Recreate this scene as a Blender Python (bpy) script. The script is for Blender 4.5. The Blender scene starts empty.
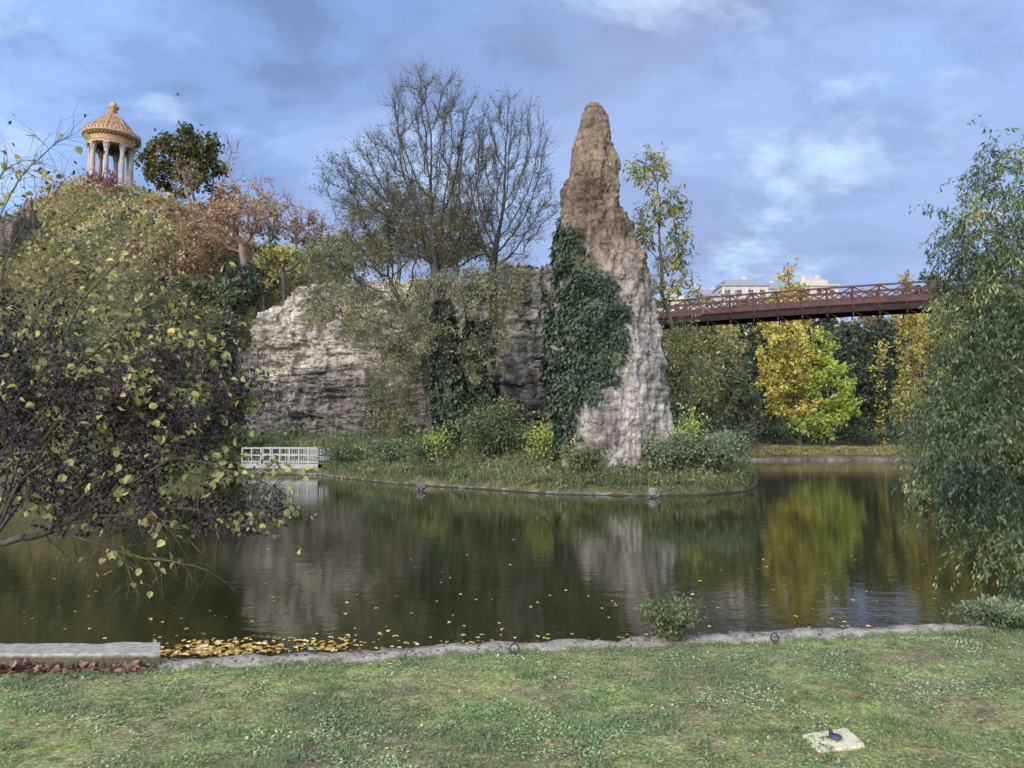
import bpy, math, random
import numpy as np
from mathutils import Vector
R = math.radians
sc = bpy.context.scene
COL = sc.collection

# ------------------------------------------------------------------ camera
F = 710.0
PITCH = math.atan(56/710)
H = 2.1
cam = bpy.data.cameras.new('camera'); co = bpy.data.objects.new('camera', cam); COL.objects.link(co)
cam.sensor_width = 36; cam.lens = F/1024*36; cam.clip_end = 6000; cam.clip_start = 0.1
co.location = (0, 0, H); co.rotation_euler = (math.pi/2+PITCH, 0, 0)
sc.camera = co

# ------------------------------------------------------------------ sun, sky, exposure
SUN_EL, SUN_AZ = 24, 208          # azimuth clockwise from +Y: behind the camera, to the left
sd_ = Vector((math.sin(R(SUN_AZ))*math.cos(R(SUN_EL)), math.cos(R(SUN_AZ))*math.cos(R(SUN_EL)), math.sin(R(SUN_EL))))
sl = bpy.data.lights.new('sun', 'SUN'); sl.energy = 1.5; sl.angle = R(20); sl.color = (1.0, .92, .82)
so = bpy.data.objects.new('sun', sl); COL.objects.link(so)
so.rotation_euler = sd_.to_track_quat('Z', 'Y').to_euler()
w = bpy.data.worlds.new('World'); sc.world = w; w.use_nodes = True
def build_world():
    nt = w.node_tree; nt.nodes.clear(); N = nt.nodes.new; L = nt.links.new
    out = N('ShaderNodeOutputWorld'); bg = N('ShaderNodeBackground'); bg.inputs[1].default_value = 0.07
    sky = N('ShaderNodeTexSky'); sky.sky_type = 'NISHITA'; sky.sun_disc = False
    sky.sun_elevation = R(SUN_EL); sky.sun_rotation = R(SUN_AZ); sky.air_density = 1.2; sky.dust_density = 2
    tc = N('ShaderNodeTexCoord'); sx = N('ShaderNodeSeparateXYZ'); L(tc.outputs['Generated'], sx.inputs[0])
    def m(op, a, b=None, c=None):
        n = N('ShaderNodeMath'); n.operation = op
        for i, v in enumerate((a, b, c)):
            if v is None: continue
            if isinstance(v, (int, float)): n.inputs[i].default_value = v
            else: L(v, n.inputs[i])
        return n.outputs[0]
    zc = m('ADD', m('MAXIMUM', sx.outputs[2], 0), 0.32)
    cx = N('ShaderNodeCombineXYZ'); L(m('DIVIDE', sx.outputs[0], zc), cx.inputs[0]); L(m('DIVIDE', sx.outputs[1], zc), cx.inputs[1])
    def noise(scale, off, det=6, rough=.55, dist=.4, sy=1.6, rz=20):
        mp = N('ShaderNodeMapping'); mp.inputs[1].default_value = off; mp.inputs[2].default_value = (0, 0, R(rz)); mp.inputs[3].default_value = (1, sy, 1)
        L(cx.outputs[0], mp.inputs[0]); n = N('ShaderNodeTexNoise'); L(mp.outputs[0], n.inputs[0])
        n.inputs['Scale'].default_value = scale; n.inputs['Detail'].default_value = det; n.inputs['Roughness'].default_value = rough; n.inputs['Distortion'].default_value = dist
        return n.outputs[0]
    def ramp(v, stops):
        r = N('ShaderNodeValToRGB'); L(v, r.inputs[0]); e = r.color_ramp.elements
        r.color_ramp.interpolation = 'EASE'
        e[0].position, e[0].color = stops[0][0], (*stops[0][1], 1)
        e[1].position, e[1].color = stops[-1][0], (*stops[-1][1], 1)
        for p, c in stops[1:-1]:
            k = e.new(p); k.color = (*c, 1)
        return r.outputs[0]
    def mix(f, a, b, mode='MIX'):
        n = N('ShaderNodeMix'); n.data_type = 'RGBA'; n.blend_type = mode
        if isinstance(f, (int, float)): n.inputs[0].default_value = f
        else: L(f, n.inputs[0])
        for i, v in ((6, a), (7, b)):
            if isinstance(v, tuple): n.inputs[i].default_value = (*v, 1)
            else: L(v, n.inputs[i])
        return n.outputs[2]
    n1 = noise(1.9, (3.1, 1.7, 0), det=8, rough=.6, dist=.25, sy=1.35, rz=-25); n2 = noise(0.6, (7.3, 4.2, 2), rz=-15, sy=1.2); n3 = noise(2.1, (2.35, 6.4, 0), det=6, rough=.6, dist=.15, rz=-20, sy=1.3)
    deck = ramp(n1, [(.33, (1.65, 2.35, 4.3)), (.45, (2.2, 3.3, 6.0)), (.55, (2.95, 4.4, 7.6)), (.66, (4.5, 5.9, 8.8))])
    pink = ramp(n2, [(.46, (0, 0, 0)), (.62, (1, 1, 1))])
    c = mix(m('MULTIPLY', pink, .45), deck, (3.5, 3.45, 5.1))
    hole = ramp(n3, [(.53, (0, 0, 0)), (.70, (1, 1, 1))])
    c = mix(m('MULTIPLY', hole, .7), c, (6.8, 8.0, 9.8))
    # paler towards the horizon
    hz = N('ShaderNodeMapRange'); L(sx.outputs[2], hz.inputs[0]); hz.inputs[1].default_value = .42; hz.inputs[2].default_value = 0.02
    c = mix(m('MULTIPLY', hz.outputs[0], .5), c, (3.5, 4.8, 7.4))
    c = mix(.88, mix(1.0, sky.outputs[0], (.55, .55, .6), 'MULTIPLY'), c)
    # the bright side of the sky, around the low sun behind the camera
    dt = N('ShaderNodeVectorMath'); dt.operation = 'DOT_PRODUCT'; L(tc.outputs['Generated'], dt.inputs[0]); dt.inputs[1].default_value = sd_
    gl = N('ShaderNodeMapRange'); gl.interpolation_type = 'SMOOTHSTEP'; L(dt.outputs['Value'], gl.inputs[0]); gl.inputs[1].default_value = -.05; gl.inputs[2].default_value = 1
    glow = mix(1.0, c, (6.0, 5.1, 4.0), 'MULTIPLY')
    c = mix(1.0, c, (.93, 1.0, 1.02), 'MULTIPLY'); c = mix(gl.outputs[0], c, glow)
    L(c, bg.inputs[0]); L(bg.outputs[0], out.inputs[0])
build_world()
sc.view_settings.view_transform = 'Standard'; sc.view_settings.look = 'None'
sc.view_settings.exposure = 1.02; sc.view_settings.gamma = 1
sc.cycles.max_bounces = 6; sc.cycles.diffuse_bounces = 3; sc.cycles.transparent_max_bounces = 4
sc.cycles.transmission_bounces = 3; sc.cycles.glossy_bounces = 3
sc.cycles.use_denoising = True

# ------------------------------------------------------------------ helpers
cp, sp_ = math.cos(PITCH), math.sin(PITCH)
def ray(px, py):
    x = (px-512)/F; v = (384-py)/F
    return np.array([x, cp - v*sp_, sp_ + v*cp])
def at(px, py, Y):
    r = ray(px, py); return np.array([r[0]*Y/r[1], Y, H + r[2]*Y/r[1]])
def gnd(px, py, z=0.0):
    r = ray(px, py); t = (z-H)/r[2]; return np.array([r[0]*t, r[1]*t, z])

_rs = np.random.RandomState(7)
_perm = _rs.permutation(256); _perm = np.concatenate([_perm, _perm, _perm])
_grad = _rs.normal(size=(256, 3)); _grad /= np.linalg.norm(_grad, axis=1)[:, None]
def noise3(p):
    p = np.asarray(p, float); i = np.floor(p).astype(int); f = p - i; i &= 255
    u = f*f*f*(f*(f*6-15)+10)
    def g(dx, dy, dz):
        h = _perm[_perm[_perm[(i[:, 0]+dx) & 255] + ((i[:, 1]+dy) & 255)] + ((i[:, 2]+dz) & 255)] & 255
        q = f - np.array([dx, dy, dz]); return (_grad[h]*q).sum(1)
    def lerp(a, b, t): return a + (b-a)*t
    x00 = lerp(g(0, 0, 0), g(1, 0, 0), u[:, 0]); x10 = lerp(g(0, 1, 0), g(1, 1, 0), u[:, 0])
    x01 = lerp(g(0, 0, 1), g(1, 0, 1), u[:, 0]); x11 = lerp(g(0, 1, 1), g(1, 1, 1), u[:, 0])
    return lerp(lerp(x00, x10, u[:, 1]), lerp(x01, x11, u[:, 1]), u[:, 2])*1.6
def fbm(p, o=4, gain=.5, lac=2.03):
    p = np.asarray(p, float); s = np.zeros(len(p)); a = 1
    for k in range(o): s += a*noise3(p*lac**k + 17.3*k); a *= gain
    return s
def sstep(a, b, x):
    t = np.clip((x-a)/(b-a), 0, 1); return t*t*(3-2*t)
def nrm(v): return v/np.maximum(np.linalg.norm(v, axis=-1, keepdims=True), 1e-9)

def mk(name, V, Fs, mat, parent=None, tint=None, smooth=False):
    me = bpy.data.meshes.new(name); V = np.asarray(V, np.float32)
    Fs = [np.asarray(f, np.int32) for f in (Fs if isinstance(Fs, list) else [Fs]) if len(f)]
    loops = np.concatenate([f.ravel() for f in Fs]); tot = np.concatenate([np.full(len(f), f.shape[1], np.int32) for f in Fs])
    st = np.concatenate([[0], np.cumsum(tot)[:-1]]).astype(np.int32)
    me.vertices.add(len(V)); me.vertices.foreach_set('co', V.ravel())
    me.loops.add(len(loops)); me.loops.foreach_set('vertex_index', loops)
    me.polygons.add(len(tot)); me.polygons.foreach_set('loop_start', st); me.polygons.foreach_set('loop_total', tot)
    me.polygons.foreach_set('use_smooth', np.full(len(tot), smooth))
    if tint is not None:
        a = me.attributes.new('tint', 'FLOAT', 'FACE'); a.data.foreach_set('value', np.asarray(tint, np.float32))
    me.update(calc_edges=True); me.validate()
    if mat: me.materials.append(mat)
    o = bpy.data.objects.new(name, me); COL.objects.link(o)
    if parent: o.parent = parent
    return o
def tag(o, label=None, cat=None, group=None, kind=None):
    if label: o['label'] = label
    if cat: o['category'] = cat
    if group: o['group'] = group
    if kind: o['kind'] = kind
    return o
def empty(name, loc, label, cat, group=None):
    o = bpy.data.objects.new(name, None); COL.objects.link(o); o.location = tuple(map(float, loc)); o.empty_display_size = .3
    return tag(o, label, cat, group)
class MB:
    def __init__(s): s.V = []; s.Q = []; s.T = []; s.n = 0
    def add(s, V, Q=(), T=()):
        V = np.asarray(V, float)
        if len(Q): s.Q.append(np.asarray(Q)+s.n)
        if len(T): s.T.append(np.asarray(T)+s.n)
        s.V.append(V); s.n += len(V)
    def box(s, c, d, rz=0, bev=0):
        c = np.array(c, float); d = np.array(d, float)/2
        P = np.array([(x, y, z) for x in (-1, 1) for y in (-1, 1) for z in (-1, 1)])*d
        cr, sr = math.cos(rz), math.sin(rz); P = np.stack([P[:, 0]*cr-P[:, 1]*sr, P[:, 0]*sr+P[:, 1]*cr, P[:, 2]], 1)+c
        s.add(P, [(0, 1, 3, 2), (4, 6, 7, 5), (0, 4, 5, 1), (2, 3, 7, 6), (0, 2, 6, 4), (1, 5, 7, 3)])
    def bar(s, a, b, w, h):       # rectangular bar a->b
        a = np.array(a, float); b = np.array(b, float); d = (b-a)/np.linalg.norm(b-a)
        up = np.array([0, 0, 1.]) if abs(d[2]) < .95 else np.array([0, 1., 0]); u = np.cross(d, up); u /= np.linalg.norm(u); v = np.cross(u, d)
        P = [p + u*sx*w/2 + v*sy*h/2 for p in (a, b) for sx, sy in ((-1, -1), (1, -1), (1, 1), (-1, 1))]
        s.add(P, [(0, 1, 5, 4), (1, 2, 6, 5), (2, 3, 7, 6), (3, 0, 4, 7), (3, 2, 1, 0), (4, 5, 6, 7)])
    def tube(s, pts, r, n=8, close=False):
        pts = np.asarray(pts, float); m = len(pts); rr = np.broadcast_to(r, (m,))
        d = np.gradient(pts, axis=0) if not close else np.roll(pts, -1, 0)-np.roll(pts, 1, 0)
        d = nrm(d); ref = np.array([.31, .9, .12]); u = nrm(np.cross(d, ref)); v = np.cross(d, u)
        t = np.arange(n)/n*2*math.pi
        P = (pts[:, None]+(u[:, None]*np.cos(t)[None, :, None]+v[:, None]*np.sin(t)[None, :, None])*rr[:, None, None]).reshape(-1, 3)
        Q = []
        for i in range(m if close else m-1):
            for j in range(n):
                a = i*n+j; b = i*n+(j+1) % n; i2 = (i+1) % m; Q.append((a, b, i2*n+(j+1) % n, i2*n+j))
        s.add(P, Q)
    def lathe(s, prof, n=40, c=(0, 0, 0), ripple=None):
        prof = np.array(prof, float); t = np.arange(n)/n*2*math.pi
        rr = prof[:, 0][:, None]*np.ones(n)[None]
        if ripple is not None: rr = ripple(rr, prof[:, 1][:, None], t[None])
        P = np.stack([rr*np.cos(t), rr*np.sin(t), prof[:, 1][:, None]+0*t[None]], 2).reshape(-1, 3)+np.array(c)
        Q = [(i*n+j, i*n+(j+1) % n, (i+1)*n+(j+1) % n, (i+1)*n+j) for i in range(len(prof)-1) for j in range(n)]
        s.add(P, Q)
    def build(s, name, mat, parent=None, smooth=False):
        V = np.concatenate(s.V); Fs = []
        if s.Q: Fs.append(np.concatenate(s.Q))
        if s.T: Fs.append(np.concatenate(s.T))
        return mk(name, V, Fs, mat, parent, smooth=smooth)

# ------------------------------------------------------------------ materials
class NT:
    def __init__(s, name):
        s.m = bpy.data.materials.new(name); s.m.use_nodes = True; s.nt = s.m.node_tree; s.nt.nodes.clear()
        s.out = s.nt.nodes.new('ShaderNodeOutputMaterial')
    def n(s, t, **k):
        n = s.nt.nodes.new('ShaderNode'+t)
        for a, v in k.items(): setattr(n, a, v)
        return n
    def l(s, a, b): s.nt.links.new(a, b)
    def pos(s): return s.n('NewGeometry').outputs['Position']
    def obj(s): return s.n('TexCoord').outputs['Object']
    def noise(s, scale, det=5, rough=.55, vec=None, sc3=None, dist=0, off=(0, 0, 0)):
        v = vec or s.pos(); mp = s.n('Mapping'); mp.inputs[1].default_value = off
        if sc3: mp.inputs[3].default_value = sc3
        s.l(v, mp.inputs[0]); t = s.n('TexNoise'); s.l(mp.outputs[0], t.inputs[0])
        t.inputs['Scale'].default_value = scale; t.inputs['Detail'].default_value = det; t.inputs['Roughness'].default_value = rough; t.inputs['Distortion'].default_value = dist
        return t.outputs[0]
    def ramp(s, v, stops, interp='LINEAR'):
        r = s.n('ValToRGB'); s.l(v, r.inputs[0]); r.color_ramp.interpolation = interp; e = r.color_ramp.elements
        def c4(c): return (*c, 1) if isinstance(c, tuple) else (c, c, c, 1)
        e[0].position, e[0].color = stops[0][0], c4(stops[0][1]); e[1].position, e[1].color = stops[-1][0], c4(stops[-1][1])
        for p, c in stops[1:-1]:
            k = e.new(p); k.color = c4(c)
        return r.outputs[0]
    def mix(s, f, a, b, mode='MIX'):
        n = s.n('Mix', data_type='RGBA', blend_type=mode)
        for i, v in ((0, f), (6, a), (7, b)):
            if isinstance(v, tuple): n.inputs[i].default_value = (*v, 1)
            elif isinstance(v, (int, float)): n.inputs[i].default_value = v
            else: s.l(v, n.inputs[i])
        return n.outputs[2]
    def math(s, op, a, b=0.0, clamp=False):
        n = s.n('Math', operation=op, use_clamp=clamp)
        for i, v in ((0, a), (1, b)):
            if isinstance(v, (int, float)): n.inputs[i].default_value = v
            else: s.l(v, n.inputs[i])
        return n.outputs[0]
    def bump(s, h, dist=.05, strength=1, prev=None):
        b = s.n('Bump'); b.inputs['Strength'].default_value = strength; b.inputs['Distance'].default_value = dist; s.l(h, b.inputs['Height'])
        if prev: s.l(prev, b.inputs['Normal'])
        return b.outputs[0]
    def princ(s, col, rough=.9, normal=None, **k):
        p = s.n('BsdfPrincipled')
        if isinstance(col, tuple): p.inputs['Base Color'].default_value = (*col, 1)
        else: s.l(col, p.inputs['Base Color'])
        if isinstance(rough, (int, float)): p.inputs['Roughness'].default_value = rough
        else: s.l(rough, p.inputs['Roughness'])
        p.inputs['Specular IOR Level'].default_value = k.get('spec', .3)
        if 'metal' in k: p.inputs['Metallic'].default_value = k['metal']
        if 'ior' in k: p.inputs['IOR'].default_value = k['ior']
        if normal: s.l(normal, p.inputs['Normal'])
        return p
    def done(s, sh): s.l(sh.outputs[0], s.out.inputs[0]); return s.m

def leaf_mat(name, stops, trans=.35, rough=.55, spec=.3):
    t = NT(name); a = t.n('Attribute', attribute_name='tint', attribute_type='GEOMETRY')
    c = t.ramp(a.outputs['Fac'], stops)
    p = t.princ(c, rough, spec=spec); tr = t.n('BsdfTranslucent'); t.l(t.mix(1.0, c, (1.15, 1.1, .7), 'MULTIPLY'), tr.inputs[0])
    mx = t.n('MixShader'); mx.inputs[0].default_value = trans; t.l(p.outputs[0], mx.inputs[1]); t.l(tr.outputs[0], mx.inputs[2])
    return t.done(mx)
def bark_mat(name, a, b, moss=None):
    t = NT(name); n1 = t.noise(3, 6, .65, sc3=(1, 1, .25)); c = t.ramp(n1, [(.3, a), (.7, b)])
    if moss:
        n2 = t.noise(1.7, 5, .6); c = t.mix(t.ramp(n2, [(.5, 0.), (.62, 1.)]), c, moss)
    return t.done(t.princ(c, .95, t.bump(t.noise(14, 5, .6, sc3=(1, 1, .3)), .02, .7), spec=.15))
M = {}
M['bark_dark'] = bark_mat('bark_dark', (.03, .026, .023), (.10, .088, .078))
M['bark_grey'] = bark_mat('bark_grey', (.05, .045, .038), (.16, .14, .11), (.07, .08, .03))
M['bark_purple'] = bark_mat('bark_purple', (.05, .038, .038), (.15, .11, .11))
M['bark_moss'] = bark_mat('bark_moss', (.045, .038, .028), (.15, .12, .09), (.10, .11, .035))
M['bark_pink'] = bark_mat('bark_pink', (.13, .085, .07), (.28, .19, .15))
M['linden'] = leaf_mat('linden_leaves', [(0, (.13, .14, .06)), (.3, (.26, .26, .10)), (.6, (.42, .40, .16)), (.85, (.56, .50, .18)), (1, (.58, .42, .14))], .4)
M['withered'] = leaf_mat('withered_leaves', [(0, (.018, .012, .015)), (.5, (.045, .030, .035)), (.85, (.09, .058, .058)), (1, (.24, .17, .12))], .15, .7)
M['willow'] = leaf_mat('willow_leaves', [(0, (.09, .095, .055)), (.45, (.20, .205, .12)), (.8, (.33, .315, .18)), (1, (.44, .39, .19))], .35)
M['sparse'] = leaf_mat('sparse_leaves', [(0, (.09, .09, .035)), (.5, (.16, .15, .06)), (1, (.28, .22, .08))], .35)
M['ivy'] = leaf_mat('ivy_leaves', [(0, (.012, .022, .012)), (.5, (.030, .052, .024)), (.9, (.06, .09, .04)), (1, (.1, .12, .06))], .15, .42, .35)
M['ailanthus'] = leaf_mat('ailanthus_leaves', [(0, (.09, .12, .045)), (.45, (.20, .21, .07)), (.8, (.36, .33, .09)), (1, (.5, .42, .1))], .4)
M['weeping'] = leaf_mat('weeping_leaves', [(0, (.025, .042, .024)), (.4, (.055, .09, .04)), (.75, (.135, .18, .06)), (.93, (.29, .29, .11)), (1, (.44, .40, .14))], .3, .42, .5)
M['yellow'] = leaf_mat('yellow_leaves', [(0, (.22, .21, .06)), (.5, (.50, .43, .10)), (1, (.72, .64, .19))], .4)
M['yellowgreen'] = leaf_mat('yellow_green_leaves', [(0, (.15, .16, .05)), (.5, (.33, .31, .09)), (1, (.56, .48, .14))], .4)
M['lime'] = leaf_mat('lime_leaves', [(0, (.17, .24, .05)), (.5, (.36, .44, .09)), (1, (.55, .6, .16))], .45)
M['olive'] = leaf_mat('olive_leaves', [(0, (.06, .065, .03)), (.5, (.15, .15, .065)), (1, (.29, .26, .12))], .35)
M['green'] = leaf_mat('green_leaves', [(0, (.045, .06, .03)), (.5, (.105, .13, .06)), (1, (.21, .23, .11))], .3)
M['dark'] = leaf_mat('dark_leaves', [(0, (.018, .026, .018)), (.5, (.042, .058, .036)), (1, (.095, .115, .06))], .15)
M['pine'] = leaf_mat('pine_leaves', [(0, (.035, .04, .015)), (.5, (.095, .095, .03)), (1, (.22, .19, .06))], .2)
M['salmon'] = leaf_mat('salmon_leaves', [(0, (.17, .105, .075)), (.5, (.36, .23, .155)), (1, (.50, .35, .23))], .35)
M['ochre'] = leaf_mat('ochre_leaves', [(0, (.13, .105, .05)), (.5, (.29, .23, .11)), (1, (.46, .38, .18))], .35)
M['gold'] = leaf_mat('gold_leaves', [(0, (.23, .17, .05)), (.5, (.42, .31, .08)), (1, (.58, .44, .13))], .35)
M['red'] = leaf_mat('red_leaves', [(0, (.10, .03, .035)), (.5, (.24, .07, .075)), (1, (.36, .14, .12))], .3)
M['shrubgrey'] = leaf_mat('grey_green_leaves', [(0, (.045, .065, .033)), (.5, (.12, .16, .085)), (1, (.26, .29, .17))], .25)
M['grassblade'] = leaf_mat('grass_blades', [(0, (.06, .07, .03)), (.5, (.12, .145, .06)), (.85, (.20, .22, .10)), (1, (.34, .31, .18))], .3)
M['lawnblade'] = leaf_mat('lawn_blades', [(0, (.07, .085, .045)), (.35, (.135, .18, .075)), (.7, (.21, .29, .14)), (.93, (.34, .42, .20)), (1, (.48, .50, .28))], .3)
M['fallen'] = leaf_mat('fallen_leaves', [(0, (.09, .045, .03)), (.35, (.28, .14, .05)), (.7, (.55, .38, .08)), (1, (.68, .56, .28))], .15)
M['litter'] = leaf_mat('brown_litter', [(0, (.06, .03, .028)), (.5, (.18, .08, .06)), (1, (.38, .22, .14))], .1)

def rock_mat(name, pale, mid, dark, strata=.5, moss=(.11, .11, .05), zdark=None, brown=None, scale=1.0):
    t = NT(name); P = t.pos()
    wobble = t.noise(.35*scale, 4, .6)
    big = t.noise(.45*scale, 8, .68, dist=.5); fine = t.noise(5*scale, 7, .7)
    st = t.noise(1.3*scale, 6, .7, sc3=(.22, .22, 2.6), dist=.4)
    v = t.math('ADD', t.math('MULTIPLY', big, 1-strata), t.math('MULTIPLY', st, strata))
    c = t.ramp(v, [(.36, dark), (.47, mid), (.6, pale)])
    c = t.mix(.6, c, t.ramp(fine, [(.32, (.33, .3, .29)), (.5, (.8, .78, .76)), (.7, (1.25, 1.22, 1.15))]), 'MULTIPLY')
    if brown:
        s = t.n('SeparateXYZ'); t.l(P, s.inputs[0])
        z = t.math('ADD', s.outputs[2], t.math('MULTIPLY', wobble, 5))
        mr = t.n('MapRange'); t.l(z, mr.inputs[0]); mr.inputs[1].default_value = brown[0]+2.5; mr.inputs[2].default_value = brown[1]+2.5
        c = t.mix(mr.outputs[0], c, t.mix(1.0, c, brown[2], 'MULTIPLY'))
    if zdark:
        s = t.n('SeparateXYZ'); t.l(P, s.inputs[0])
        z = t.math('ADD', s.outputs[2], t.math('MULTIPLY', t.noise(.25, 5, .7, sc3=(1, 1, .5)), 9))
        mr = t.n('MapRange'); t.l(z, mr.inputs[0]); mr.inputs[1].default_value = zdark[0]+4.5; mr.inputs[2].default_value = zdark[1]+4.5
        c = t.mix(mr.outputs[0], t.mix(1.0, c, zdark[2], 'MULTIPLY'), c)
    streak = t.noise(1.6*scale, 5, .7, sc3=(1.6, 1.6, .18))
    c = t.mix(t.ramp(streak, [(.54, 0.), (.68, .65)]), c, dark)
    mo = t.noise(.9*scale, 7, .72, off=(9, 3, 1)); c = t.mix(t.ramp(mo, [(.56, 0.), (.66, .7)]), c, moss)
    mpv = t.n('Mapping'); mpv.inputs[3].default_value = (1.4*scale, 1.4*scale, .8*scale); wv = t.n('VectorMath', operation='ADD'); t.l(t.pos(), wv.inputs[0]); nz = t.n('TexNoise'); nz.inputs['Scale'].default_value = 1.1*scale; nz.inputs['Detail'].default_value = 5; t.l(t.pos(), nz.inputs[0]); t.l(nz.outputs[1], wv.inputs[1]); t.l(wv.outputs[0], mpv.inputs[0])
    vo = t.n('TexVoronoi', feature='DISTANCE_TO_EDGE'); vo.inputs['Scale'].default_value = 1.3; t.l(mpv.outputs[0], vo.inputs[0])
    c = t.mix(.75, c, t.ramp(vo.outputs[0], [(.0, (.30, .27, .25)), (.035, (.75, .73, .7)), (.11, (1.0, 1.0, 1.0))]), 'MULTIPLY')
    b = t.bump(t.noise(2.2*scale, 8, .68, sc3=(1, 1, 1.7)), .22, .75); b = t.bump(t.noise(11*scale, 5, .7), .06, .8, b)
    return t.done(t.princ(c, .95, b, spec=.15))
M['pinnacle'] = rock_mat('pinnacle_rock', (.52, .475, .42), (.30, .27, .235), (.07, .058, .052), .25, (.14, .12, .06), brown=(6.0, 11.0, (.52, .44, .36)))
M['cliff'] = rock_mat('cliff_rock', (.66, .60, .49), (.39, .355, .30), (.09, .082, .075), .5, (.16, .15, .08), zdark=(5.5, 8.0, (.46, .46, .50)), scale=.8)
M['crag'] = rock_mat('crag_rock', (.30, .25, .20), (.17, .14, .115), (.05, .042, .04), .4, (.09, .09, .04), scale=.9)
M['boulder'] = rock_mat('boulder_rock', (.34, .31, .28), (.2, .18, .165), (.07, .06, .055), .2, (.08, .09, .04), scale=2)
def stone_mat(name, a, b, sc=6, bump=.02, stain=(.08, .07, .06)):
    t = NT(name); c = t.ramp(t.noise(sc, 7, .7), [(.3, a), (.7, b)]); c = t.mix(t.ramp(t.noise(sc*.35, 6, .7, off=(4, 2, 7)), [(.52, 0.), (.7, .75)]), c, stain)
    return t.done(t.princ(c, .92, t.bump(t.noise(sc*5, 6, .7), bump, .8), spec=.2))
M['kerb'] = stone_mat('kerb_stone', (.17, .15, .12), (.50, .445, .36), 22, .03, (.12, .105, .08))
M['block'] = stone_mat('block_stone', (.20, .175, .13), (.36, .32, .26), 11, .012, (.10, .085, .05))
t = NT('block_painted_shade'); sB = t.n('SeparateXYZ'); t.l(t.pos(), sB.inputs[0]); zB = t.math('ADD', sB.outputs[2], t.math('MULTIPLY', t.noise(9, 5, .7), .05)); mB = t.n('MapRange'); t.l(zB, mB.inputs[0]); mB.inputs[1].default_value = .50; mB.inputs[2].default_value = .525
cB = t.mix(mB.outputs[0], t.ramp(t.noise(14, 6, .75), [(.35, (.055, .05, .03)), (.65, (.15, .135, .085))]), t.ramp(t.noise(20, 6, .75), [(.35, (.20, .175, .135)), (.65, (.44, .40, .33))]))  # dark moss-toned sides painted in for shade, paler stone on top
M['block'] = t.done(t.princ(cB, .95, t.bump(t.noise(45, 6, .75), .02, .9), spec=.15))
M['temple'] = stone_mat('temple_stone', (.32, .20, .115), (.50, .32, .185), 2.5, .05, (.26, .18, .12))
M['temple_col'] = stone_mat('column_stone', (.27, .235, .20), (.42, .36, .31), 2.5, .03, (.25, .2, .17))
M['temple_roof'] = stone_mat('roof_stone', (.20, .125, .07), (.38, .235, .13), 4, .1, (.16, .12, .09))
M['rust'] = stone_mat('rusty_iron', (.055, .029, .026), (.105, .056, .046), 3, .01, (.05, .025, .022))
M['rustdark'] = stone_mat('dark_iron', (.018, .012, .011), (.04, .025, .022), 3, .01, (.015, .01, .01))
M['iron'] = stone_mat('old_iron', (.03, .025, .022), (.075, .06, .05), 30, .003, (.09, .045, .025))
M['whitewood'] = stone_mat('white_paint', (.21, .215, .20), (.31, .31, .285), 3, .004, (.34, .35, .31))
M['slab'] = stone_mat('slab_concrete', (.46, .39, .24), (.62, .54, .36), 22, .004, (.42, .36, .22))
M['wall1'] = stone_mat('pale_render', (.36, .34, .31), (.46, .43, .38), .4, .02, (.42, .38, .33))
M['wall2'] = stone_mat('warm_render', (.36, .31, .25), (.46, .39, .31), .4, .02, (.40, .33, .27))
M['wall3'] = stone_mat('grey_render', (.30, .30, .31), (.40, .40, .40), .4, .02, (.32, .32, .32))
def plain(name, c, rough=.6, spec=.4, metal=0):
    t = NT(name); v = t.mix(.5, c, t.ramp(t.noise(9, 5, .6), [(.3, tuple(x*.6 for x in c)), (.7, tuple(min(1, x*1.3) for x in c))])); return t.done(t.princ(v, rough, spec=spec, metal=metal))
M['pane'] = plain('window_glass', (.06, .075, .09), .15, .6)
M['zinc'] = plain('zinc_roof', (.20, .21, .23), .5)
M['blue'] = plain('blue_plastic', (.035, .045, .085), .5)
M['black'] = plain('black_rubber', (.02, .02, .022), .5)
M['bird'] = plain('dark_feathers', (.05, .05, .055), .8)

# water
t = NT('lake_water'); P = t.pos()
def wn(scale, sx, det, off=(0, 0, 0)): return t.noise(scale, det, .55, vec=P, sc3=(sx, 1, 1), off=off, dist=.3)
h = t.math('ADD', t.math('MULTIPLY', wn(2.6, .55, 4), .55), t.math('MULTIPLY', wn(9, .6, 3, (3, 1, 2)), .22))
amp = t.ramp(t.noise(.09, 3, .6, sc3=(.8, 1, 1), off=(1.3, 5, 0)), [(.38, .35), (.62, 1.)])
sw = t.n('SeparateXYZ'); t.l(P, sw.inputs[0])
near_ = t.n('MapRange'); near_.interpolation_type = 'SMOOTHSTEP'; t.l(sw.outputs[1], near_.inputs[0]); near_.inputs[1].default_value = 9.5; near_.inputs[2].default_value = 6.3
side_ = t.n('MapRange'); side_.interpolation_type = 'SMOOTHSTEP'; t.l(sw.outputs[0], side_.inputs[0]); side_.inputs[1].default_value = .6; side_.inputs[2].default_value = 2.6
amp = t.math('ADD', amp, t.math('MULTIPLY', t.math('MULTIPLY', near_.outputs[0], side_.outputs[0]), 3.2))
hh = t.math('MULTIPLY', h, amp)
pw = t.princ(t.ramp(t.noise(.3, 3, .5), [(.3, (.016, .016, .006)), (.7, (.026, .024, .008))]), .012, t.bump(hh, .035, .24), spec=.5, ior=1.33)
M['water'] = t.done(pw)

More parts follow.
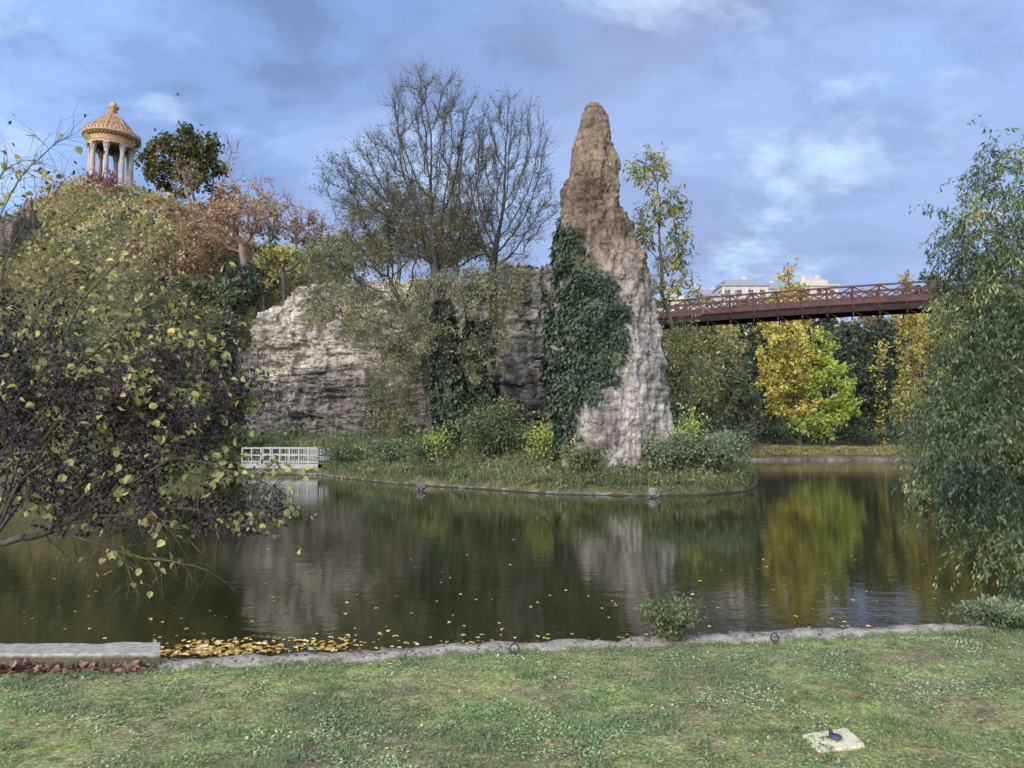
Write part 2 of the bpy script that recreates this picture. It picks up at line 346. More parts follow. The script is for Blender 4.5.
# ground: lawn near the camera, litter and rough grass across the lake
t = NT('ground_cover'); P = t.pos(); s = t.n('SeparateXYZ'); t.l(P, s.inputs[0])
lawn = t.ramp(t.noise(1.1, 8, .72), [(.36, (.125, .10, .07)), (.46, (.20, .18, .09)), (.56, (.20, .225, .08)), (.7, (.235, .285, .10))])
lawn = t.mix(t.ramp(t.noise(.8, 5, .6, off=(3, 9, 0)), [(.55, 0.), (.68, .6)]), lawn, (.24, .23, .06))
lawn = t.mix(t.ramp(t.noise(1.9, 6, .7, off=(13, 2, 0)), [(.56, 0.), (.68, .75)]), lawn, (.125, .095, .07))
lawn = t.mix(.9, lawn, t.ramp(t.noise(48, 6, .8), [(.36, (.25, .25, .22)), (.5, (1.0, 1.0, .95)), (.64, (2.1, 2.05, 1.9))]), 'MULTIPLY')
lawn = t.mix(.6, lawn, t.ramp(t.noise(11, 5, .75, off=(2, 2, 2)), [(.36, (.45, .45, .42)), (.5, (1.0, 1.0, 1.0)), (.64, (1.6, 1.55, 1.5))]), 'MULTIPLY')
far = t.ramp(t.noise(.35, 8, .7), [(.32, (.04, .045, .022)), (.48, (.085, .085, .04)), (.66, (.17, .14, .065))])
far = t.mix(.6, far, t.ramp(t.noise(4, 6, .75), [(.3, (.35, .35, .3)), (.7, (1.4, 1.35, 1.3))]), 'MULTIPLY')
mr = t.n('MapRange'); t.l(s.outputs[1], mr.inputs[0]); mr.inputs[1].default_value = 12; mr.inputs[2].default_value = 20
c = t.mix(mr.outputs[0], lawn, far)
mz = t.n('MapRange'); t.l(s.outputs[2], mz.inputs[0]); mz.inputs[1].default_value = .12; mz.inputs[2].default_value = .02
c = t.mix(mz.outputs[0], c, (.035, .03, .02))
M['ground'] = t.done(t.princ(c, .97, t.bump(t.noise(30, 6, .75), .02, .9, t.bump(t.noise(4, 5, .6), .05, .7)), spec=.12))

# ------------------------------------------------------------------ terrain
BL = [gnd(-120, 676, .4), gnd(-20, 672, .4), gnd(60, 668, .4), gnd(160, 663, .4), gnd(260, 659, .4), gnd(350, 655, .4), gnd(430, 651, .4), gnd(520, 646, .4),
      gnd(640, 641, .4), gnd(720, 638, .4), gnd(800, 634, .4), gnd(880, 630, .4), gnd(960, 626, .4), gnd(1040, 621, .4), gnd(1110, 616, .4)]
BL = np.array(BL)[:, :2]
near_poly = np.concatenate([[(-900, -900), (-900, 300), (-110, 150), (-62, 80), (-36, 42), (-13, 14), (-8.6, 9), (-6.6, 7), (-5.6, 5.9)], BL[1:], [(8.2, 8), (9.2, 10.5), (13, 16), (34, 41), (52, 60), (60, 74), (34, 74.5), (14, 73), (6, 76), (0, 90), (-8, 120), (-60, 165), (-900, 320), (-900, 900), (900, 900), (900, -900)]])
isl_px = [(160, 474), (245, 474), (322, 475), (352, 479), (400, 484), (470, 488), (560, 494), (640, 495.5), (700, 495), (742, 491), (753, 485), (748, 479)]
isl_poly = np.array([gnd(a, b)[:2] for a, b in isl_px] + [(13.5, 41), (12.5, 50), (8, 62), (-4, 78), (-20, 110), (-55, 132), (-100, 120), (-95, 80), (-66, 55), (-44, 46)])
def sdf(px, poly):
    d = np.full(len(px), 1e9); inside = np.zeros(len(px), bool); n = len(poly)
    for i in range(n):
        a = poly[i]; b = poly[(i+1) % n]; e = b-a; w_ = px-a
        t_ = np.clip((w_@e)/max(e@e, 1e-9), 0, 1); q = w_-t_[:, None]*e; d = np.minimum(d, (q*q).sum(1))
        c1 = (px[:, 1] >= a[1]) != (px[:, 1] >= b[1])
        with np.errstate(divide='ignore', invalid='ignore'):
            xi = a[0]+(px[:, 1]-a[1])*(b[0]-a[0])/(b[1]-a[1])
        inside ^= c1 & (px[:, 0] < xi)
    d = np.sqrt(d); return np.where(inside, d, -d)
# the near polygon is land outside the lake, so describe it as: not in the lake
lake_poly = np.concatenate([[(-110, 150), (-62, 80), (-36, 42), (-13, 14), (-8.6, 9), (-6.6, 7), (-5.6, 5.9)], BL[1:], [(8.2, 8), (9.2, 10.5), (13, 16), (34, 41), (52, 60), (60, 74), (34, 74.5), (14, 73), (6, 76), (0, 90), (-8, 120), (-60, 165)]])
# cliff line: pixel x, pixel y of the top, depth, depth of base
CL = [(196, 372, 60), (216, 352, 59), (245, 322, 57), (268, 296, 56), (285, 281, 55.5), (330, 279, 55), (400, 275, 53), (455, 268, 50.5), (488, 262, 46), (502, 262, 42.5), (530, 259, 41.5), (556, 257, 41.5), (590, 262, 42.5), (628, 285, 46), (650, 310, 50)]
CLw = np.array([at(a, b, c) for a, b, c in CL])
TEMPLE = at(109, 190, 85)
def hgt(x, y):
    x = np.atleast_1d(np.asarray(x, float)); y = np.atleast_1d(np.asarray(y, float)); p = np.stack([x, y], 1)
    lk = -sdf(p, lake_poly); il = sdf(p, isl_poly)
    q3 = np.stack([x*.13, y*.13, 0*x], 1); nz = fbm(q3, 4)
    # island
    bank = -1.3 + 1.7*sstep(-1.2, .15, il) + 1.5*sstep(.3, 6, il) + .3*nz*sstep(0, 3, il)
    cy = np.interp(x, CLw[:, 0], CLw[:, 1]); cz = np.interp(x, CLw[:, 0], CLw[:, 2])
    plat = (cz-.5)*sstep(3.2, 5.0, y-cy) * sstep(CLw[0, 0]-3, CLw[0, 0]+1, x) * (1-sstep(8.2, 9.6, x))*(1-sstep(72, 95, y))
    d = np.sqrt((x-TEMPLE[0])**2+(y-TEMPLE[1])**2)
    cone = (TEMPLE[2]-.6) - .48*np.sqrt(d*d+9) + 1.5 + 1.6*nz
    wl = sstep(CLw[0, 0]-5, CLw[1, 0]+.5, x)
    lim = wl*np.clip((y-cy-3.2)*9, 0, 40) + (1-wl)*np.maximum(il-1.5, 0)*1.05
    hill = np.maximum(np.minimum(np.maximum(cone, plat), lim+2*sstep(1.5, 9, il)), 0)
    zi = np.maximum(bank, np.where(il > 1.5, hill, -9))
    # mainland
    land = -1.3 + 1.7*sstep(-.35, .02, lk)
    farm = sstep(8, 30, y)
    rise = farm*(1.0*sstep(.3, 5, lk) + .30*np.maximum(lk-9, 0)*(1-sstep(60, 130, lk)) )
    rise = np.where(lk > 0, farm*(1.0*sstep(.3, 5, lk)+24*sstep(7, 110, lk)), 0)
    rb = np.exp(-(((x-38)/6.5)**2+((y-42)/9)**2))*7.0*sstep(0, 4, lk)     # bank that carries the bridge
    zl = land + np.where(lk > -.2, rise + rb + .35*nz*farm*sstep(0, 5, lk) + (1-farm)*.02*fbm(np.stack([x*1.3, y*1.3, 0*x], 1), 3)*sstep(.2, 1, lk), 0)
    return np.maximum(zi, zl)
def gz(x, y): return float(hgt(x, y)[0])

xs = np.unique(np.round(np.concatenate([-np.geomspace(130, 2500, 18), np.arange(-130, -50, 1.25), np.arange(-50, -9, .4), np.arange(-9, 9.6, .12), np.arange(9.6, 15, .3), np.arange(15, 90, 1.25), np.geomspace(90, 2500, 20)]), 3))
ys = np.unique(np.round(np.concatenate([-np.geomspace(3, 1500, 16), np.arange(-3, 2.5, .5), np.arange(2.5, 7.6, .07), np.arange(7.6, 12, .3), np.arange(12, 26, 1.0), np.arange(26, 62, .4), np.arange(62, 82, .6), np.arange(82, 130, 1.0), np.geomspace(130, 3000, 26)]), 3))
X, Y = np.meshgrid(xs, ys); Z = hgt(X.ravel(), Y.ravel())
nx, ny = len(xs), len(ys); ii = np.arange(nx*ny).reshape(ny, nx)
Q = np.stack([ii[:-1, :-1], ii[:-1, 1:], ii[1:, 1:], ii[1:, :-1]], -1).reshape(-1, 4)
tag(mk('ground', np.stack([X.ravel(), Y.ravel(), Z], 1), Q, M['ground'], smooth=True), kind='structure')
wx = np.array([-170, 90.]); mb = MB(); mb.add([(-170, 3.5, 0), (90, 3.5, 0), (90, 175, 0), (-170, 175, 0)], [(0, 1, 2, 3)])
tag(mb.build('lake_water', M['water']), kind='structure')

# kerb along the near bank
def strip(name, line, w0, w1, ztop, zbot, mat, seg=.05, amp=.02):
    line = np.array(line, float); L_ = np.concatenate([[0], np.cumsum(np.linalg.norm(np.diff(line, axis=0), axis=1))])
    s = np.arange(0, L_[-1], seg); P2 = np.stack([np.interp(s, L_, line[:, 0]), np.interp(s, L_, line[:, 1])], 1)
    tn = nrm(np.gradient(P2, axis=0)); nn = np.stack([-tn[:, 1], tn[:, 0]], 1)    # towards the water
    q = lambda k: fbm(np.stack([s*3, 0*s+k, 0*s], 1), 4)*amp
    cols = []
    prof = [(w0, zbot), (w0+.005, ztop-.02), (w0+.03, ztop), ((w0+w1)/2, ztop+.004), (w1-.03, ztop), (w1-.004, ztop-.025), (w1, zbot)]
    for k, (o, z) in enumerate(prof):
        oo = o+q(k*.35)*(1 if k not in (3,) else .3); cols.append(np.concatenate([P2+nn*oo[:, None], (z+q(k*.4+9)*.5)[:, None]], 1))
    V = np.stack(cols, 1).reshape(-1, 3); n = len(prof); m = len(s)
    idx = np.arange(m*n).reshape(m, n); Q = np.stack([idx[:-1, :-1], idx[1:, :-1], idx[1:, 1:], idx[:-1, 1:]], -1).reshape(-1, 4)
    return mk(name, V, Q, mat, smooth=True)
tag(strip('kerb', [(x, y-.20) for x, y in BL[3:-1]], 0.02, .27, .42, -.4, M['kerb'], .025, .06), kind='structure')

# long stone block on the left
b0 = gnd(160, 668, .40); b1 = gnd(-160, 669, .40)
def stone_block(name, a, b, depth, z0, z1, mat):
    a = np.array(a[:2]); b = np.array(b[:2]); L_ = np.linalg.norm(b-a); t_ = (b-a)/L_; n_ = np.array([-t_[1], t_[0]]); n_ = n_ if n_[1] > 0 else -n_
    nu = int(L_/.04); prof = [(0, z0), (0, z1-.015), (.015, z1), (depth-.015, z1), (depth, z1-.015), (depth, z0)]
    P = []
    for (o, z) in prof:
        s = np.linspace(0, L_, nu); p = a+t_*s[:, None]+n_*o; q = fbm(np.stack([s*4, 0*s+o*3, 0*s+z*5], 1), 4)*.008; p = p+t_*o*.50
        P.append(np.concatenate([p+n_*q[:, None], (z+q)[:, None]], 1))
    V = np.stack(P, 1); m, n = V.shape[:2]; idx = np.arange(m*n).reshape(m, n); Q = np.stack([idx[:-1, :-1], idx[1:, :-1], idx[1:, 1:], idx[:-1, 1:]], -1).reshape(-1, 4)
    return mk(name, V.reshape(-1, 3), [Q, idx[[0, -1]]], mat)
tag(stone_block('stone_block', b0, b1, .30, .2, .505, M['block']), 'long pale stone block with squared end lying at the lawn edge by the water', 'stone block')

# ------------------------------------------------------------------ rock
def grid_faces(m, n, wrap=False):
    idx = np.arange(m*n).reshape(m, n)
    if wrap: idx = np.concatenate([idx, idx[:, :1]], 1)
    return np.stack([idx[:-1, :-1], idx[:-1, 1:], idx[1:, 1:], idx[1:, :-1]], -1).reshape(-1, 4)

# the pinnacle: silhouette from the photograph, given a real depth at Y = 31.5
PY = 31.5
SILH = [(470, 566, 674), (455, 562, 672), (430, 558, 671), (400, 554, 667), (360, 549, 661), (325, 549, 655), (300, 551, 651), (285, 553, 649), (265, 557, 645), (245, 558, 636), (225, 560, 630), (205, 562, 623), (185, 566, 619), (165, 570, 616), (145, 575, 611), (128, 579, 608), (116, 581, 606), (109, 584, 603), (104, 589, 599)]
prof = []
for y, a, b in SILH:
    A = at(a, y, PY); B = at(b, y, PY); prof.append((A[2], (A[0]+B[0])/2, (B[0]-A[0])/2))
prof = np.array(prof); prof = np.concatenate([[(-.5, prof[0, 1], prof[0, 2]*1.03)], prof])
nz_, na = 420, 260
zz = np.linspace(prof[0, 0], prof[-1, 0], nz_); cx_ = np.interp(zz, prof[:, 0], prof[:, 1]); hw = np.interp(zz, prof[:, 0], prof[:, 2])
th = np.arange(na)/na*2*math.pi
ZZ, TH = np.meshgrid(zz, th, indexing='ij'); HW = hw[:, None]; CX = cx_[:, None]
dirx, diry = np.cos(TH), np.sin(TH)
sq = (np.abs(dirx)**2.6+np.abs(diry)**2.6)**(-1/2.6)
qx = dirx*1.3; qy = diry*1.3
pv = np.stack([(CX+dirx*HW).ravel(), (diry*HW).ravel(), ZZ.ravel()], 1)
ridge = fbm(pv*np.array([.9, .9, .16])+5, 4, .55).reshape(nz_, na)
led = fbm(pv*np.array([.22, .22, 1.6]), 4, .6).reshape(nz_, na)
det = fbm(pv*np.array([2.6, 2.6, 2.0])+31, 5, .6).reshape(nz_, na)
crev = -np.abs(fbm(pv*np.array([1.1, 1.1, .35])+71, 4, .55).reshape(nz_, na))
def cells(p, seed, n=1.0):
    # blocky fracture facets: nearest jittered cell centre, each cell with its own offset
    i = np.floor(p).astype(int); best = np.full(len(p), 9e9); val = np.zeros(len(p)); b2 = np.full(len(p), 9e9)
    for dx in (-1, 0, 1):
        for dy in (-1, 0, 1):
            for dz in (-1, 0, 1):
                c = i+np.array([dx, dy, dz]); hsh = _perm[_perm[_perm[(c[:, 0]+seed) & 255]+(c[:, 1] & 255)]+(c[:, 2] & 255)]
                q = c+.5+_grad[hsh]*.42; d = ((p-q)**2).sum(1); m_ = d < best; b2 = np.where(m_, best, np.minimum(b2, d)); best = np.where(m_, d, best); val = np.where(m_, _grad[(hsh*7+3) & 255][:, 0], val)
    return val-1.1*np.exp(-(np.sqrt(b2)-np.sqrt(best))*9)
warp = np.stack([fbm(pv*.8+k*13, 3)*.5 for k in range(3)], 1)
facet = (cells(pv*np.array([1.1, 1.1, .55])+warp, 3)+.8*cells(pv*np.array([2.9, 2.9, 1.6])+warp*1.5, 9)).reshape(nz_, na)
bk_ = np.floor(ZZ*2.1+.5*ridge); bo_ = noise3(np.stack([(TH*2.2).ravel(), (bk_*3.3).ravel(), 0*TH.ravel()], 1)).reshape(nz_, na)
strat = np.abs(((ZZ*1.15+led*1.2) % 1)-.5)*2
fac = np.clip(HW/1.2, .15, 1)
Rr = HW*sq*(1.0) + fac*(.30*ridge + .05*led + .06*det + .38*(crev+.21) + .055*facet + .10*bo_ + .03)
Rr = np.maximum(Rr, .03)
V = np.stack([CX+dirx*Rr*.97, PY+diry*Rr*.80, ZZ+.12*fac*det], 2).reshape(-1, 3)
topi = len(V); V = np.concatenate([V, [[cx_[-1], PY, zz[-1]+.05]]])
Qp = grid_faces(nz_, na, True); last = (nz_-1)*na; T = np.array([(last+j, last+(j+1) % na, topi) for j in range(na)])
tag(mk('rock_pinnacle', V, [Qp, T], M['pinnacle'], smooth=True), 'tall pointed limestone needle with ivy down its left side, standing at the island tip', 'rock pinnacle')
PIN = V[:topi].reshape(nz_, na, 3)

# the cliff
nu, nv, nt_ = 620, 230, 60
cpx = np.array([c[0] for c in CL], float); uu = np.linspace(0, 1, nu)
arc = np.concatenate([[0], np.cumsum(np.linalg.norm(np.diff(CLw[:, :2], axis=0), axis=1))]); arc /= arc[-1]
bx_ = np.interp(uu, arc, CLw[:, 0]); by_ = np.interp(uu, arc, CLw[:, 1]); tz_ = np.interp(uu, arc, CLw[:, 2])
tz_ = tz_ + .5*fbm(np.stack([uu*26, 0*uu, 0*uu], 1), 4)
vv = np.linspace(0, 1, nv); U, Vv = np.meshgrid(np.arange(nu), vv)
BX = bx_[U]; BY = by_[U]; TZ = tz_[U]; ZV = -.2+(TZ+.2)*Vv
tx = np.gradient(bx_); ty = np.gradient(by_); tl = np.hypot(tx, ty); nxn = (ty/tl)[U]; nyn = (-tx/tl)[U]
pv = np.stack([BX.ravel(), BY.ravel(), ZV.ravel()], 1)
sh = lambda a: a.reshape(nv, nu)
led = sh(fbm(pv*np.array([.10, .10, .9]), 5, .6)); big = sh(fbm(pv*np.array([.16, .16, .14])+9, 4, .5)); det = sh(fbm(pv*np.array([1.1, 1.1, 1.6])+3, 5, .65))
bl = ((ZV*.9+led*1.0) % 1); cut = np.where(bl < .14, 1., 0.)*(ZV < TZ*.72)
crev = sh(-np.abs(fbm(pv*np.array([.55, .55, .12])+44, 4, .55)))
out_ = 1.1*big + .15*led + .22*det + 1.0*(crev+.25) - .28*cut + .16*sh(cells(pv*np.array([.42, .42, .85])+np.stack([big.ravel(), led.ravel(), led.ravel()*.8], 1)*.5, 5)+.5*cells(pv*np.array([1.1, 1.1, 2.2]), 11)) - 1.6*Vv**1.6 + .9*np.clip(1-Vv*3, 0, 1)
# the dark cleft at the foot of the cliff and two small niches
def dent(px_, zc, wx_, wz, dp):
    global out_
    out_ = out_ - dp*np.exp(-np.clip((np.abs((BX-px_)/wx_))**4+(np.abs((ZV-zc)/wz))**4, 0, 30))
bedk = np.floor(ZV*1.45+.45*big+.25*np.sin(BX*.25)); bedo = sh(noise3(np.stack([(BX*.33).ravel(), (bedk*3.17).ravel(), 0*BX.ravel()], 1))); blk = np.floor(BX*.75+bedk*.37); blo = sh(noise3(np.stack([(blk*2.3+.5).ravel(), (bedk*5.1+.5).ravel(), 0*BX.ravel()+.5], 1)))
out_ = out_ + (.34*bedo+.22*blo)*(1-.55*sstep(.5, .8, Vv))
cl = at(380, 428, 53); dent(cl[0], 2.6, 1.3, 2.0, 3.2)
cn = at(505, 392, 42); dent(cn[0], cn[2], .45, .5, 1.0); cn = at(531, 385, 42); dent(cn[0], cn[2], .35, .7, .9)
PX = BX+nxn*out_; PYc = BY+nyn*out_
V1 = np.stack([PX, PYc, ZV+.1*det], 2)
tt = np.linspace(0, 1, nt_)[1:]
V2 = []
for k in tt:
    q = np.stack([bx_*1.0, by_+k*12, tz_], 1); V2.append(np.stack([V1[-1, :, 0], V1[-1, :, 1]+k*12, V1[-1, :, 2]-.6*k+.5*fbm(q*.4, 4)*min(1, k*5)], 1))
V = np.concatenate([V1, np.array(V2)], 0); m = V.shape[0]
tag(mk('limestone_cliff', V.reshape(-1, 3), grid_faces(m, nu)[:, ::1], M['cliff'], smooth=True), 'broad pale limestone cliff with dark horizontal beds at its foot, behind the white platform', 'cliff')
CLG = V1

def rock(name, c, r, mat, seed=0, n=90, amp=.35, label=None, cat='rock', group=None):
    th = np.linspace(0, 2*math.pi, n, endpoint=False); ph = np.linspace(.02, math.pi-.02, n//2)
    PH, TH = np.meshgrid(ph, th, indexing='ij'); d = np.stack([np.sin(PH)*np.cos(TH), np.sin(PH)*np.sin(TH), np.cos(PH)], 2).reshape(-1, 3)
    k = 1+amp*fbm(d*1.6+seed*7.1, 5, .6)+amp*.5*(-np.abs(fbm(d*2.7+seed*3.3+50, 3)))
    V = np.asarray(c)+d*k[:, None]*np.asarray(r)
    return tag(mk(name, V, grid_faces(n//2, n, True)[:, ::-1], mat, smooth=True), label, cat, group)

# ------------------------------------------------------------------ foliage machinery
def leaf_mesh(pos, d, nrm_, ln, wd, kind='diamond'):
    n = len(pos); d = nrm(d); s_ = nrm(np.cross(d, nrm_)); u = np.cross(s_, d); ln = np.broadcast_to(ln, (n,))[:, None]; wd = np.broadcast_to(wd, (n,))[:, None]
    if kind == 'diamond':
        V = np.stack([pos, pos+d*ln*.5+s_*wd*.5+u*wd*.12, pos+d*ln, pos+d*ln*.5-s_*wd*.5+u*wd*.12], 1)
        return V.reshape(-1, 3), np.arange(n*4).reshape(n, 4)
    if kind == 'tri':
        V = np.stack([pos-s_*wd*.5, pos+s_*wd*.5, pos+d*ln], 1); return V.reshape(-1, 3), np.arange(n*3).reshape(n, 3)
    if kind == 'round':    # six-cornered rounded leaf, slightly cupped
        V = np.stack([pos, pos+d*ln*.22+s_*wd*.46+u*wd*.10, pos+d*ln*.62+s_*wd*.42+u*wd*.12, pos+d*ln*1.0-u*ln*.12, pos+d*ln*.62-s_*wd*.42+u*wd*.12, pos+d*ln*.22-s_*wd*.46+u*wd*.10], 1)
        b = np.arange(n)[:, None]*6; return V.reshape(-1, 3), np.concatenate([b+np.array([0, 1, 2, 3]), b+np.array([0, 3, 4, 5])])
def rdir(rng, n): return nrm(rng.normal(size=(n, 3)))

def colonise(rng, nodes, par, attr, D, dk, trop=(0, 0, .15), maxit=220, jit=.18):
    nodes = [np.array(p, float) for p in nodes]; par = list(par); N = np.array(nodes); P = list(par)
    A = attr.copy(); best = np.full(len(A), 1e9); bi = np.zeros(len(A), int)
    def upd(new, off):
        nonlocal best, bi
        dd = np.linalg.norm(A[:, None]-new[None], axis=2); j = dd.argmin(1); v = dd[np.arange(len(A)), j]; m_ = v < best
        best[m_] = v[m_]; bi[m_] = j[m_]+off
    upd(N, 0); trop = np.array(trop)
    for it in range(maxit):
        if not len(A): break
        acc = {}
        u_, inv = np.unique(bi, return_inverse=True)
        dirs = nrm(A-N[bi]); S = np.zeros((len(u_), 3)); np.add.at(S, inv, dirs)
        S = nrm(S)+trop+rng.normal(size=S.shape)*jit; S = nrm(S)
        new = N[u_]+S*D
        # drop growth that is stuck
        off = len(N); N = np.concatenate([N, new]); P += list(u_)
        upd(new, off)
        keep = best > dk; 
        if it > 8 and keep.all() and len(new) < 2: break
        A = A[keep]; best = best[keep]; bi = bi[keep]
        if len(N) > 9000: break
    return N, np.array(P)

def tree_tubes(N, P, rad, ns=5):
    n = len(N); d = np.zeros((n, 3)); has = P >= 0; d[has] = N[has]-N[P[has]]; root = ~has; d[root] = (0, 0, 1); d = nrm(d)
    nch = np.zeros(n, int); main = np.full(n, -1); order = np.argsort(-rad)
    for i in order:
        p = P[i]
        if p >= 0 and main[p] < 0: main[p] = i
    seg = np.where(has)[0]; pa = P[seg]; ismain = main[pa] == seg
    dA = np.where(ismain[:, None], d[pa], d[seg]); rA = np.where(ismain, rad[pa], np.minimum(rad[pa], rad[seg]*1.15))
    ref = np.array([.31, .93, .12]); tt = np.arange(ns)/ns*2*math.pi
    def ring(c, dd, r):
        u = nrm(np.cross(dd, ref)); v = np.cross(dd, u)
        return c[:, None]+(u[:, None]*np.cos(tt)[None, :, None]+v[:, None]*np.sin(tt)[None, :, None])*r[:, None, None]
    A = ring(N[pa], dA, rA); B = ring(N[seg], d[seg], rad[seg]); V = np.concatenate([A, B], 1).reshape(-1, 3)
    b = np.arange(len(seg))[:, None]*(2*ns); Q = []
    for j in range(ns):
        k = (j+1) % ns; Q.append(np.concatenate([b+j, b+k, b+ns+k, b+ns+j], 1))
    return V, np.concatenate(Q)

def sample_blobs(rng, blobs, n):
    w_ = np.array([b[2] if len(b) > 2 else np.prod(b[1])**(2/3) for b in blobs], float); w_ /= w_.sum(); k = rng.multinomial(n, w_); out = []
    for (b, m_) in zip(blobs, k):
        d = rdir(rng, m_)*(rng.random(m_)**.45)[:, None]; out.append(np.array(b[0])+d*np.array(b[1]))
    return np.concatenate(out)
def pb(px, py, rx, ry, Y, rd=None, w=None):
    c = at(px, py, Y); r = (rx*Y/F, (rd if rd else rx*Y/F*.8), ry*Y/F); return (c, r, w) if w else (c, r)

def make_tree(name, label, cat, base, blobs, bark, leaf, seed=1, rtw=None, limbs=None, N=350, D=None, dk=None, r0=.2, rt=.012, trunk=None, trop=(0, 0, .15),
              tw=(3, .6, .35, .15), twseg=3, leaves=6, lsz=(.2, .12), lkind='diamond', droop=.3, lspread=.12, ns=5, group=None, crown_name='crown', extra=None, cull=None, tclump=.5, jit=.18, hang=0.0, tintr=(0, 1)):
    """tw: twigs per thin node, length, sideways spread, upward pull"""
    rng = np.random.RandomState(seed); base = np.array(base, float)
    cen = sum(np.array(b[0]) for b in blobs)/len(blobs); A = sample_blobs(rng, blobs, N)
    ext = A.max(0)-A.min(0); D = D or max(ext)/26; dk = dk or D*2.0
    if trunk is None:
        tp = base*.62+cen*.38; tp[2] = base[2]+max((A[:, 2].min()-base[2])*.9, D*1.5); trunk = [base, tp]
    pts = [np.array(trunk[0], float)]
    for a, b in zip(trunk[:-1], trunk[1:]):
        a = np.array(a, float); b = np.array(b, float); k = max(1, int(np.linalg.norm(b-a)/D))
        for i in range(1, k+1): pts.append(a+(b-a)*i/k+rng.normal(size=3)*D*.06)
    prs = [-1]+list(range(len(pts)-1))
    for lb in (limbs or []):
        q0 = np.array(lb[0], float); j = int(np.argmin(np.linalg.norm(np.array(pts)-q0, axis=1))); t3 = np.linspace(0, 1, 60)[1:, None]
        c0, c1, c2 = np.array(pts[j]), np.array(lb[1], float), np.array(lb[2], float); cv = c0*(1-t3)**2+2*c1*t3*(1-t3)+c2*t3**2
        cv = cv+np.stack([fbm(np.column_stack([t3*3+lb[2][0]*9, t3*0+k, t3*0+lb[2][2]]), 2)*.12 for k in range(3)], 1)*np.minimum(t3*3, 1); prev = j; last = c0
        for c_ in cv:
            if np.linalg.norm(c_-last) >= D*.95: pts.append(c_); prs.append(prev); prev = len(pts)-1; last = c_
    N_, P_ = colonise(rng, pts, prs, A, D, dk, trop, jit=jit)
    n = len(N_); nt = np.zeros(n)
    ch = np.bincount(P_[P_ >= 0], minlength=n); nt[ch == 0] = 1
    for i in range(n-1, 0, -1): nt[P_[i]] += nt[i]
    nt = np.maximum(nt, 1); e = max(math.log(max(nt[0], 2))/math.log(r0/rt), 1.2); rad = rt*nt**(1/e)
    rad[:2] *= 1.18
    # twigs
    tk, tl_, tspread, tup = tw
    thin = np.where(nt <= max(3, nt[0]*.03))[0]; src = np.repeat(thin, tk); m_ = len(src)
    pd = np.zeros((n, 3)); pd[1:] = N_[1:]-N_[P_[1:]]; pd = nrm(pd)
    d = nrm(pd[src]*.8+rng.normal(size=(m_, 3))*tspread*1.6+np.array([0, 0, tup])); L_ = tl_*(.5+rng.random(m_)*.8)
    cur = N_[src]+(rng.random((m_, 1))-.5)*pd[src]*D*.9; allN = [N_]; allP = [P_]; allR = [rad]; off = n; prev = None
    lp, ld = [], []
    rsrc = np.minimum(rad[src], rt*1.0)*.8 if rtw is None else np.minimum(rad[src], rtw)
    allN.append(cur); allP.append(src); allR.append(rsrc); prevI = np.arange(m_)+off; off += m_
    for k in range(twseg):
        nxt = cur+d*(L_/twseg)[:, None]
        for _ in range(max(1, leaves//twseg)):
            f = rng.random((m_, 1)); lp.append(cur*(1-f)+nxt*f); ld.append(d)
        allN.append(nxt); allP.append(prevI); allR.append(rsrc*(1-(k+1)/(twseg+.6))); prevI = np.arange(m_)+off; off += m_
        cur = nxt; d = nrm(d+rng.normal(size=(m_, 3))*.22+np.array([0, 0, tup*.3-hang]))
    NN = np.concatenate(allN); PP = np.concatenate(allP); RR = np.concatenate(allR)
    root = empty(name, base, label, cat, group)
    V, Q = tree_tubes(NN-base, PP, RR, ns); mk('trunk', V, Q, bark, root, smooth=True)
    if leaves and leaf:
        pos = np.concatenate(lp); dd = np.concatenate(ld)
        if cull: m__ = cull(pos, rng); pos = pos[m__]; dd = dd[m__]
        k = len(pos); pos = pos+rng.normal(size=(k, 3))*lspread
        dr = nrm(dd*.5+rdir(rng, k)*.9+np.array([0, 0, -droop])); nn = nrm(rdir(rng, k)*.8+np.array([0, 0, .8]))
        sz = .6+rng.random(k)*.8
        V, Fq = leaf_mesh(pos-base, dr, nn, lsz[0]*sz, lsz[1]*sz, lkind)
        sc_ = max(ext)/7; tn =  .5+tclump*1.1*fbm(pos/sc_+seed*3, 3)+(rng.random(k)-.5)*.55
        tn = tintr[0]+(tintr[1]-tintr[0])*np.clip(tn, 0, 1)
        if lkind == 'round': tn = np.concatenate([tn, tn])
        mk(crown_name, V, Fq, leaf, root, tint=tn)
    if extra: extra(root, base, NN, PP, RR, rng, cur, d)
    return root
def copy_thing(src, loc, rz=0, s=1.0, label=None):
    r = src.copy(); COL.objects.link(r); r.location = tuple(map(float, loc)); r.rotation_euler = (0, 0, rz); r.scale = (s, s, s)
    if label: r['label'] = label
    for c in src.children:
        k = c.copy(); COL.objects.link(k); k.parent = r
    return r

